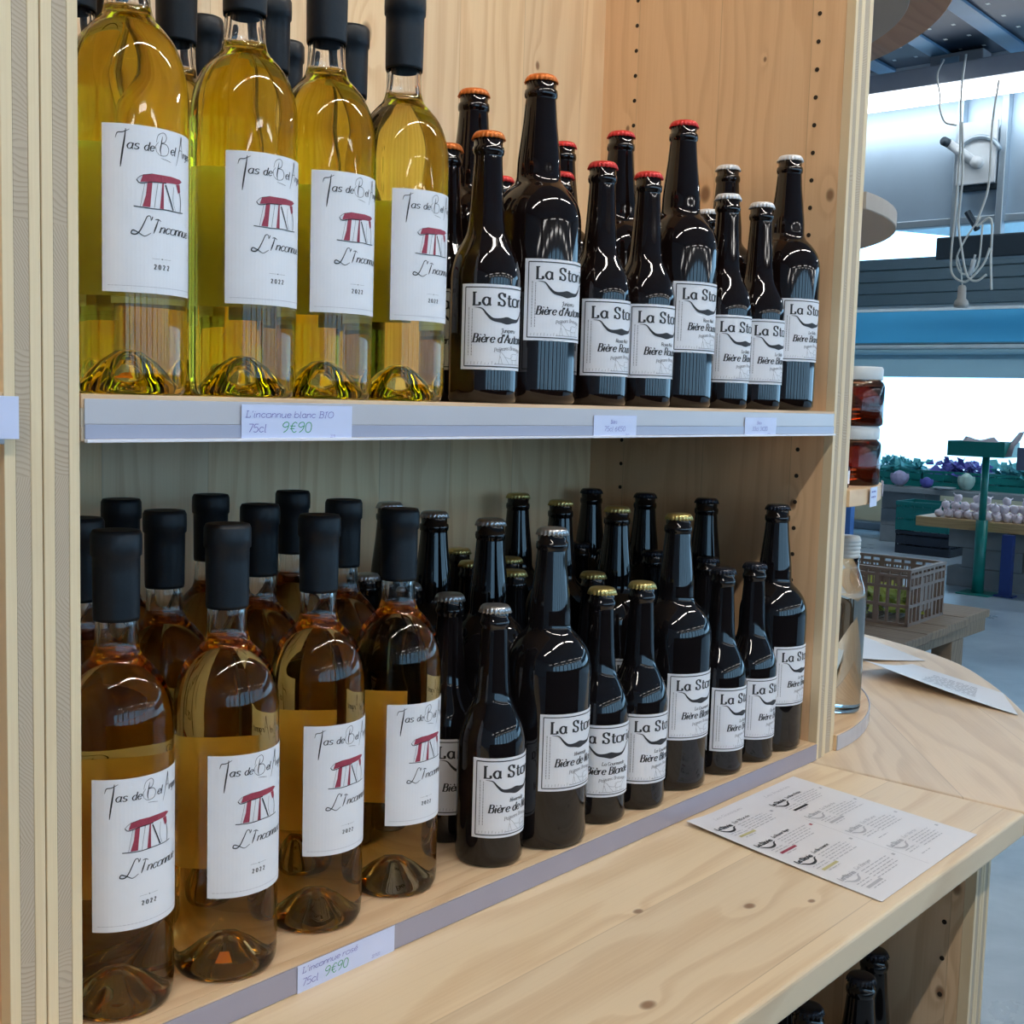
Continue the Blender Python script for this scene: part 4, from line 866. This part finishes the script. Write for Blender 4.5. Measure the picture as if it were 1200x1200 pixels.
def leaves(name, cx_, cy_, cz_, n, sp, sz, mat, label, cat, seed=1, rise=.5):
    random.seed(seed); bm = bmesh.new()
    for k in range(n):
        a = random.uniform(0, 2*PI); d = random.uniform(0, 1)**.5
        p = Vector((cx_+math.cos(a)*d*sp[0], cy_+math.sin(a)*d*sp[1], cz_+random.uniform(0, sp[2])))
        di = Vector((random.uniform(-1, 1), random.uniform(-1, 1), random.uniform(-.2, 1)*rise)).normalized(); s = sz*random.uniform(.6, 1.3); sd = di.orthogonal().normalized()*s*.35
        m1 = p+di*s*.5+Vector((0, 0, s*.1))
        v = [bm.verts.new(q) for q in (p, m1+sd, p+di*s, m1-sd)]; v2 = bm.verts.new(p+di*s*.5)
        bm.faces.new((v[0], v[1], v2)); bm.faces.new((v[1], v[2], v2)); bm.faces.new((v[2], v[3], v2)); bm.faces.new((v[3], v[0], v2))
    o = obj(name, bm, mat); tag(o, label, cat, kind='stuff'); return o
leaves('leafy_greens', 4.48, 1.53, -.438, 240, (.16, .24, .10), .07, leafm, 'yellow-green vegetable trimmings inside the brown crate', 'vegetables')

# ------------------------------------------------------------------ garlic table, green stand
tw = wood('table_edge_wood', (.55, .35, .15), (.38, .22, .09), 'Y', 'Z', .5, seed=2.9)
gt = thing('garlic_table', 'wooden board table on concrete blocks carrying heads of garlic', 'table')
boxo('top_board', (8.62, 9.7, .2, 2.99, -.46, -.385), tw, gt, .004)
boxo('shelf_board', (9.75, 10.3, .2, 3.1, -.40, -.37), tw, gt, .004)
for j in range(3):
    for i in range(5):
        o_ = .22 if j % 2 else 0
        y1 = 2.80-i*.46-o_*.5
        boxo('concrete_block', (8.82, 9.02, y1-.452, y1, FLOOR+j*.152, FLOOR+j*.152+.149), block_m, gt, .004)
blue_steel = plain('blue_painted_steel', (.02, .05, .22), .4)
pole = thing('steel_post', 'dark blue steel post in front of the concrete blocks', 'post', (8.58, 2.27, FLOOR))
bm = bmesh.new(); box(bm, -.03, .03, -.04, .04, 0, .455, .004); obj('tube', bm, blue_steel, pole); bm = bmesh.new(); box(bm, -.05, .05, -.07, .07, 0, .012, .002); obj('foot_plate', bm, blue_steel, pole)
garl = plain('garlic_skin', (.78, .68, .74), .55, var=.22, scale=30)
def garlic_mesh(seed):
    random.seed(seed); bm = bmesh.new(); seg, rn = 16, 8; n = 7; rings = []
    prof = [(0, -.028), (.016, -.027), (.030, -.018), (.036, -.002), (.033, .012), (.022, .022), (.010, .030), (.005, .045), (.004, .060), (0, .061)]
    for r, z in prof:
        if r == 0: rings.append([bm.verts.new((0, 0, z))]); continue
        rings.append([bm.verts.new((r*(1+.07*math.cos(n*2*PI*i/28*1.75))*math.cos(2*PI*i/28), r*(1+.07*math.cos(n*2*PI*i/28))*math.sin(2*PI*i/28), z)) for i in range(28)])
    for a, b in zip(rings, rings[1:]):
        for i in range(28):
            j = (i+1) % 28
            if len(a) == 1: bm.faces.new((a[0], b[i], b[j]))
            elif len(b) == 1: bm.faces.new((a[i], b[0], a[j]))
            else: bm.faces.new((a[i], b[i], b[j], a[j]))
    return bm
g0 = obj('garlic_bulb', garlic_mesh(1), garl, None, True)
random.seed(21); cnt = 0
for row, (xx, zz) in enumerate([(8.70, -.357), (8.78, -.357), (8.86, -.357), (8.74, -.295), (8.82, -.295), (8.78, -.235)]):
    n = 11-(row > 2)*1
    for k in range(n):
        y = 2.84-k*.073-(.036 if row in (1, 3, 5) else 0)
        if row == 5 and k in (0, 2, 5, 7): continue
        o = g0 if cnt == 0 else g0.copy()
        if cnt: COL.objects.link(o)
        cnt += 1
        o.location = (xx+random.uniform(-.006, .006), y, zz+random.uniform(-.002, .003)); o.rotation_euler = (random.uniform(-1.2, 1.2), random.uniform(-1.2, 1.2), random.uniform(0, 6)); s = random.uniform(.85, 1.0); o.scale = (s, s, s)
        tag(o, 'pinkish garlic head, %s from the left in the %s row of the heap' % ((NTH+['tenth', 'eleventh'])[k], ['front bottom', 'middle bottom', 'rear bottom', 'front upper', 'rear upper', 'topmost'][row]), 'garlic', 'garlic heads heaped on the board table')
green_p = plain('green_painted_steel', (.005, .20, .17), .35)
gs = thing('scale_stand', 'green steel stand with an open tray on top, in front of the garlic', 'stand', (8.55, 2.46, FLOOR))
bm = bmesh.new(); tube(bm, [(0, 0, 0), (0, 0, .55)], .042, 16); obj('lower_tube', bm, green_p, gs, True)
bm = bmesh.new(); tube(bm, [(0, 0, .55), (0, 0, 1.02)], .026, 16); obj('upper_tube', bm, green_p, gs, True)
bm = bmesh.new(); box(bm, -.12, .12, -.12, .12, 0, .01, .002); obj('foot_plate', bm, green_p, gs)
bm = bmesh.new(); box(bm, -.16, .16, -.18, .23, 1.02, 1.035); box(bm, -.16, -.15, -.18, .23, 1.035, 1.13); box(bm, .15, .16, -.18, .23, 1.035, 1.13); box(bm, -.149, .149, -.18, -.17, 1.035, 1.13); box(bm, -.149, .149, .22, .23, 1.035, 1.13)
obj('tray', bm, green_p, gs)
card = plain('grey_wrapping_paper', (.30, .28, .31), .7)
bm = bmesh.new(); pts = []
for j in range(13):
    y = .20-.42*j/12; rr = []
    for i in range(5): rr.append(bm.verts.new((-.13+.24*i/4, y, 1.045+.105*(i/4)**.7+.012*math.sin(i*2+j)+(.05*(i/4) if j > 10 else 0)-(.03*(i/4) if 6 < j < 10 else 0))))
    pts.append(rr)
for a, b in zip(pts, pts[1:]):
    for i in range(4): bm.faces.new((a[i], a[i+1], b[i+1], b[i]))
o = obj('wrapping_paper', bm, card, None, True); o.location = gs.location; sd = o.modifiers.new('thick', 'SOLIDIFY'); sd.thickness = .008; tag(o, 'crumpled grey paper lying in the green tray', 'paper')

# ------------------------------------------------------------------ far bench with vegetables
sb = thing('stone_bench', 'grey slab bench on block legs along the far opening', 'bench')
boxo('slab', (11.2, 12.2, -2.5, 6.5, -.40, -.345), block_m, sb, .006)
for y in (3.78, 4.05): pass
for y in (4.02, 1.2, 6.0):
    for j in range(3): boxo('concrete_block', (11.35, 11.75, y, y+.45, FLOOR+j*.172, FLOOR+j*.172+.169), block_m, sb, .004)
boxo('base_board', (12.3, 12.55, -2, 7, FLOOR, FLOOR+.08), wall_m, sb, .004)
gcm = plain('green_crate_plastic', (.0, .16, .15), .45); dcm = plain('dark_crate_plastic', (.012, .02, .035), .5); vegm = [plain('blue_green_cabbage', (.06, .38, .42), .5, var=.4, scale=20), plain('purple_leaf', (.10, .10, .42), .5, var=.4, scale=20), plain('pale_cabbage', (.45, .62, .55), .5, var=.3, scale=20)]
def vcrate(x, y, z, w_, l_, h_, mat, label, group):
    t = thing('vegetable_crate', label, 'crate', (x, y, z), 0, group)
    bm = bmesh.new(); box(bm, 0, w_, 0, l_, 0, .012); obj('base', bm, mat, t)
    for nm, e in (('front', (0, .012, 0, l_)), ('back', (w_-.012, w_, 0, l_)), ('left', (.0125, w_-.0125, 0, .012)), ('right', (.0125, w_-.0125, l_-.012, l_))):
        bm = bmesh.new(); box(bm, e[0], e[1], e[2], e[3], .012, h_*.35); box(bm, e[0]+.002, e[1]-.002, e[2]+.002, e[3]-.002, h_*.42, h_*.80); box(bm, e[0]-.004, e[1]+.004, e[2]-.004, e[3]+.004, h_*.86, h_)
        n = 6
        for k in range(n+1):
            if e[1]-e[0] < .02: a = e[2]+(e[3]-e[2]-.012)*k/n; box(bm, e[0]+.001, e[1]-.001, a, a+.012, .012, h_)
            else: a = e[0]+(e[1]-e[0]-.012)*k/n; box(bm, a, a+.012, e[2]+.001, e[3]-.001, .012, h_)
        obj('side_wall', bm, mat, t)
    return t
WHERE = ['far left beside the honey jars', 'second from the left', 'third from the left', 'fourth from the left, behind the green stand', 'behind the garlic', 'at the right edge of view']
for k in range(6):
    y = 4.42-k*.62
    vcrate(11.45, y-.3, -.345, .40, .59, .17, gcm, 'green crate on the far bench, '+WHERE[k], 'green crates on the far bench')
    leaves('leafy_vegetables', 11.65, y, -.24, 170, (.17, .27, .13), .11, vegm[k % 2], 'leafy vegetables in the far bench crate, '+WHERE[k], 'vegetables', seed=k+5)
def cabbage(x, y, z, s, mat, label, sx=1.):
    t = thing('cabbage', label, 'cabbage', (x, y, z)); bm = bmesh.new(); bmesh.ops.create_uvsphere(bm, u_segments=20, v_segments=12, radius=s*.8)
    for v in bm.verts: v.co.z *= sx; v.co *= 1+.05*math.sin(v.co.x*90)*math.sin(v.co.y*80)
    obj('heart', bm, mat, t, True)
    for k in range(7):
        bm = bmesh.new(); a = k*2*PI/7; g_ = []
        for i in range(5):
            th = -PI/2+.3+i*.42; row = []
            for j in range(5):
                ph = a+(j-2)*.28*math.cos(th*.6); r = s*(1+.10*i/4+.04*math.sin(j*3+k)); row.append(bm.verts.new((r*math.cos(th)*math.cos(ph), r*math.cos(th)*math.sin(ph), r*math.sin(th)*sx)))
            g_.append(row)
        for p, q in zip(g_, g_[1:]):
            for j in range(4): bm.faces.new((p[j], p[j+1], q[j+1], q[j]))
        obj('leaf', bm, mat, t, True)
cabbage(11.27, 4.26, -.25, .085, plain('pink_cabbage', (.45, .40, .58), .5, var=.3, scale=25), 'pinkish cabbage head on the far bench just right of the honey jars')
cabbage(11.27, 3.98, -.28, .06, vegm[1], 'small violet cabbage on the far bench beside the pink one')
cabbage(11.30, 3.60, -.245, .075, vegm[2], 'pale green cabbage on the far bench above the garlic table', 1.25)
dish = thing('white_dish', 'flat white dish on the far bench left of the pale cabbage', 'dish', (11.27, 3.80, -.344)); bm = bmesh.new(); lathe(bm, [(0, 0), (.07, 0), (.11, .022), (.113, .022), (.075, -.0005+.004), (0, .004)], 32); obj('bowl', bm, lidm, dish, True); bm = bmesh.new(); lathe(bm, [(.05, -.0005), (.055, -.0005), (.055, .002), (.05, .002)], 32); obj('foot_ring', bm, lidm, dish, True)
vcrate(10.5, 3.45, -.70, .40, .50, .27, gcm, 'dark green crate stacked under the far bench', 'crates stacked on the floor')
vcrate(10.5, 3.42, FLOOR, .40, .52, .215, dcm, 'black crate on the floor under the green crate', 'crates stacked on the floor')
bp_ = thing('blue_post', 'light blue painted post standing behind the honey shelf', 'post', (9.4, 3.93, FLOOR)); bm = bmesh.new(); box(bm, -.04, .04, -.06, .06, .01, .62, .004); obj('post', bm, plain('light_blue_paint', (.10, .25, .62), .5), bp_); bm = bmesh.new(); box(bm, -.08, .08, -.1, .1, 0, .01, .002); obj('foot_plate', bm, blue_steel, bp_)
sign = thing('slate_sign', 'grey chalk sign at the right edge above the garlic', 'sign', (8.4, 2.19, FLOOR)); bm = bmesh.new(); box(bm, -.01, .01, -.30, .0, .94, 1.10, .002); obj('board', bm, plain('slate', (.12, .14, .22), .7), sign); bm = bmesh.new(); tube(bm, [(.02, -.14, 0), (.02, -.14, .95)], .012, 8); obj('stick', bm, blue_steel, sign)

# ------------------------------------------------------------------ metal shutter box, tube and cables, upper right
galv = plain('galvanised_sheet', (.45, .60, .74), .42, .55, var=.12, scale=3)
galv2 = plain('dull_galvanised_rail', (.40, .50, .58), .4, .6, var=.1, scale=6)
darkm = plain('dark_steel', (.03, .05, .07), .5, .3)
sb2 = thing('shutter_casing', 'galvanised sheet casing hanging high beyond the counter', 'casing', (5.06, 0, 0))
for k, (a, b) in enumerate([(1.44, 3.6), (1.10, 1.42), (-.6, 1.08)]): boxo('sheet_panel', (0, .02, a, b, 1.29, 1.85), galv, sb2, .002)
boxo('bottom_rail', (-.02, .03, -.6, 3.6, 1.255, 1.289), galv2, sb2, .004)
for y in (1.43, 1.235): boxo('upright_rail', (-.05, -.002, y-.016, y+.016, 1.15, 1.84), galv2, sb2, .004)
boxo('cross_rail', (-.045, -.002, 1.252, 1.412, 1.40, 1.42), darkm, sb2, .002)
boxo('motor_box', (-.06, .03, .9, 1.5, 1.10, 1.20), darkm, sb2, .006)
ck = thing('crank_mechanism', 'white crank handle and cable quadrant on the metal casing', 'crank', (4.99, 1.33, 1.52))
bm = bmesh.new(); tube(bm, [(-.012, .13, .085), (-.012, .02, .0)], .020, 10); obj('crank_arm', bm, lidm, ck, True)
bm = bmesh.new(); tube(bm, [(-.055, .135, .088), (0, .135, .088)], .020, 12); obj('knob', bm, darkm, ck, True)
bm = bmesh.new(); a = [(-.01, .10*math.cos(math.radians(t_)), .10*math.sin(math.radians(t_))) for t_ in range(20, 161, 10)]; tube(bm, a, .010, 8); obj('quadrant', bm, galv2, ck, True)
bm = bmesh.new(); tube(bm, [(-.03, 0, -.01), (.02, 0, -.01)], .026, 16); obj('hub', bm, lidm, ck, True)
bm = bmesh.new(); box(bm, .0, .02, -.075, .095, -.10, .17, .003); obj('plate', bm, lidm, ck)
bm = bmesh.new(); tube(bm, [(-.01, .03, -.22), (-.01, -.02, -.30)], .014, 8); obj('lever', bm, darkm, ck)
# near tube
tl = thing('fluorescent_lamp', 'long lit fluorescent batten crossing the upper right corner', 'ceiling lamp', (4.80, 1.55, 1.775), PI/2)
boxo('housing', (-1.25, 1.25, -.05, .05, .035, .115), plain('grey_batten_housing', (.30, .33, .40), .5), tl, .004)
bm = bmesh.new(); tube(bm, [(-1.22, 0, 0), (1.22, 0, 0)], .034, 16); obj('tube', bm, tube_dim, tl, True)
for s in (-1, 1): boxo('end_cap', (s*1.22-.03, s*1.22+.03, -.04, .04, -.04, .034), housing_m, tl, .003)
# perforated cable tray and deck above
tray = thing('cable_tray', 'dark perforated metal cable tray above the lit tube', 'cable tray', (3.9, 0, 1.96))
bm = bmesh.new(); box(bm, 0, 1.05, -.5, 3.4, 0, .01)
obj('tray_floor', bm, plain('dark_blue_tray', (.02, .045, .085), .5, .3), tray)
boxo('side_flange', (1.05, 1.058, -.5, 3.4, -.03, .06), galv2, tray, .001)
bm = bmesh.new()
for i in range(6):
    for j in range(40): box(bm, .06+i*.17, .078+i*.17, -.4+j*.098, -.386+j*.098, -.001, .0)
o = obj('perforations', bm, white_band, tray); o['kind'] = 'stuff'
for k in range(12): boxo('cross_strut', (0, 1.05, -.345+k*.294, -.265+k*.294, -.014, -.0015), plain('blue_strut', (.13, .30, .50), .5) if k == 0 else bpy.data.materials['blue_strut'], tray, .001)
jb = thing('junction_box', 'grey junction box with a cable gland under the cable tray', 'junction box', (4.86, 1.40, 1.905)); bm = bmesh.new(); box(bm, -.05, .05, -.13, .10, -.02, .045, .008); obj('body', bm, plain('grey_box_plastic', (.34, .34, .37), .5), jb); bm = bmesh.new(); box(bm, -.056, -.05, -.03, .05, -.005, .025, .002); obj('cover', bm, galv2, jb)
pp = thing('insulated_pipe', 'pinkish grey insulated pipe at the top right corner', 'pipe', (4.7, 1.14, 2.20)); bm = bmesh.new(); tube(bm, [(-1.0, -.05, 0), (.0, 0, 0), (.8, .06, .0)], .155, 24); obj('lagging', bm, plain('rough_lagging', (.34, .27, .30), .9, var=.3, scale=40, bump=.8), pp, True); bm = bmesh.new(); tube(bm, [(.80, .06, 0), (.83, .062, 0)], .165, 24); obj('collar', bm, galv2, pp, True)
wire = plain('white_cable', (.72, .76, .74), .5)
def cable(name, pts, r, label):
    bm = bmesh.new(); tube(bm, spline(pts, 6), r, 8); o = obj(name, bm, wire, None, True); tag(o, label, 'cable', 'cables hanging from the lit tube'); return o
X = 4.72
cable('cable', [(X, 1.40, 1.90), (X, 1.425, 1.84), (X, 1.41, 1.76), (X, 1.405, 1.70), (X, 1.38, 1.64), (X, 1.33, 1.62)], .004, 'thin cable looping from the junction box over the lit tube')
cable('cable', [(X-.02, 1.30, 1.90), (X-.02, 1.31, 1.75), (X-.02, 1.30, 1.5), (X-.02, 1.305, 1.25), (X-.02, 1.31, 1.08), (X-.02, 1.30, 1.0), (X-.02, 1.25, .965), (X-.02, 1.21, .99), (X-.02, 1.17, 1.04), (X-.02, 1.15, 1.10)], .005, 'white cable hanging down to the lamp holder')
cable('cable', [(X-.04, 1.29, 1.62), (X-.04, 1.275, 1.40), (X-.04, 1.28, 1.22), (X-.04, 1.26, 1.10), (X-.04, 1.23, .99), (X-.04, 1.19, .965), (X-.04, 1.15, .99)], .005, 'white cable crossing the loops beside the lamp holder')
cable('cable', [(X, 1.165, 1.78), (X, 1.18, 1.60), (X, 1.18, 1.35), (X, 1.22, 1.20), (X, 1.16, 1.22), (X, 1.15, 1.05), (X, 1.14, .93)], .005, 'white cable dropping right of the crank')
cable('cable', [(X-.01, 1.20, 1.23), (X-.01, 1.26, 1.14), (X-.01, 1.29, 1.06), (X-.01, 1.26, 1.0), (X-.01, 1.20, 1.03), (X-.01, 1.19, 1.20)], .004, 'loop of white cable above the plug')
lh = thing('lamp_holder', 'grey bell-shaped lamp holder hanging on a cable in front of the dark lintel', 'lamp holder', (X-.02, 1.255, .858))
bm = bmesh.new(); lathe(bm, [(0, .0), (.026, .002), (.031, .014), (.027, .028), (.018, .038), (.017, .085), (.012, .093), (0, .095)], 24); obj('shell', bm, plain('grey_ceramic', (.50, .49, .46), .5), lh, True)
bm = bmesh.new(); tube(bm, [(0, 0, .093), (0, .01, .16), (0, .03, .22)], .003, 6); obj('flex', bm, wire, lh, True)
plug = thing('cable_plug', 'white in-line plug on the looped cable', 'plug', (X-.03, 1.215, 1.02)); bm = bmesh.new(); tube(bm, [(0, .01, -.03), (0, 0, 0), (0, -.006, .035)], .010, 10); obj('body', bm, lidm, plug, True)
bm = bmesh.new(); tube(bm, [(0, -.006, .036), (0, -.010, .055)], .005, 8); obj('sleeve', bm, lidm, plug, True)
aw = thing('blue_awning', 'pale blue triangular awning beyond the casing', 'awning', (11.0, 0, 0)); bm = bmesh.new()
v = [bm.verts.new(q) for q in ((0, 4.6, 2.20), (0, 3.1, 2.28), (0, 3.0, 1.95), (.02, 4.6, 2.20), (.02, 3.1, 2.28), (.02, 3.0, 1.95))]
bm.faces.new(v[:3]); bm.faces.new(v[3:][::-1])
for a, b in ((0, 1), (1, 2), (2, 0)): bm.faces.new((v[a], v[b], v[b+3], v[a+3]))
obj('cloth', bm, plain('pale_blue_cloth', (.25, .55, .80), .6), aw)
for q in ((0, 3.05, 1.95),):
    bm = bmesh.new(); tube(bm, [(.01, 3.05, 1.95), (.01, 3.05, ZT)], .012, 8); obj('rope', bm, wire, aw)
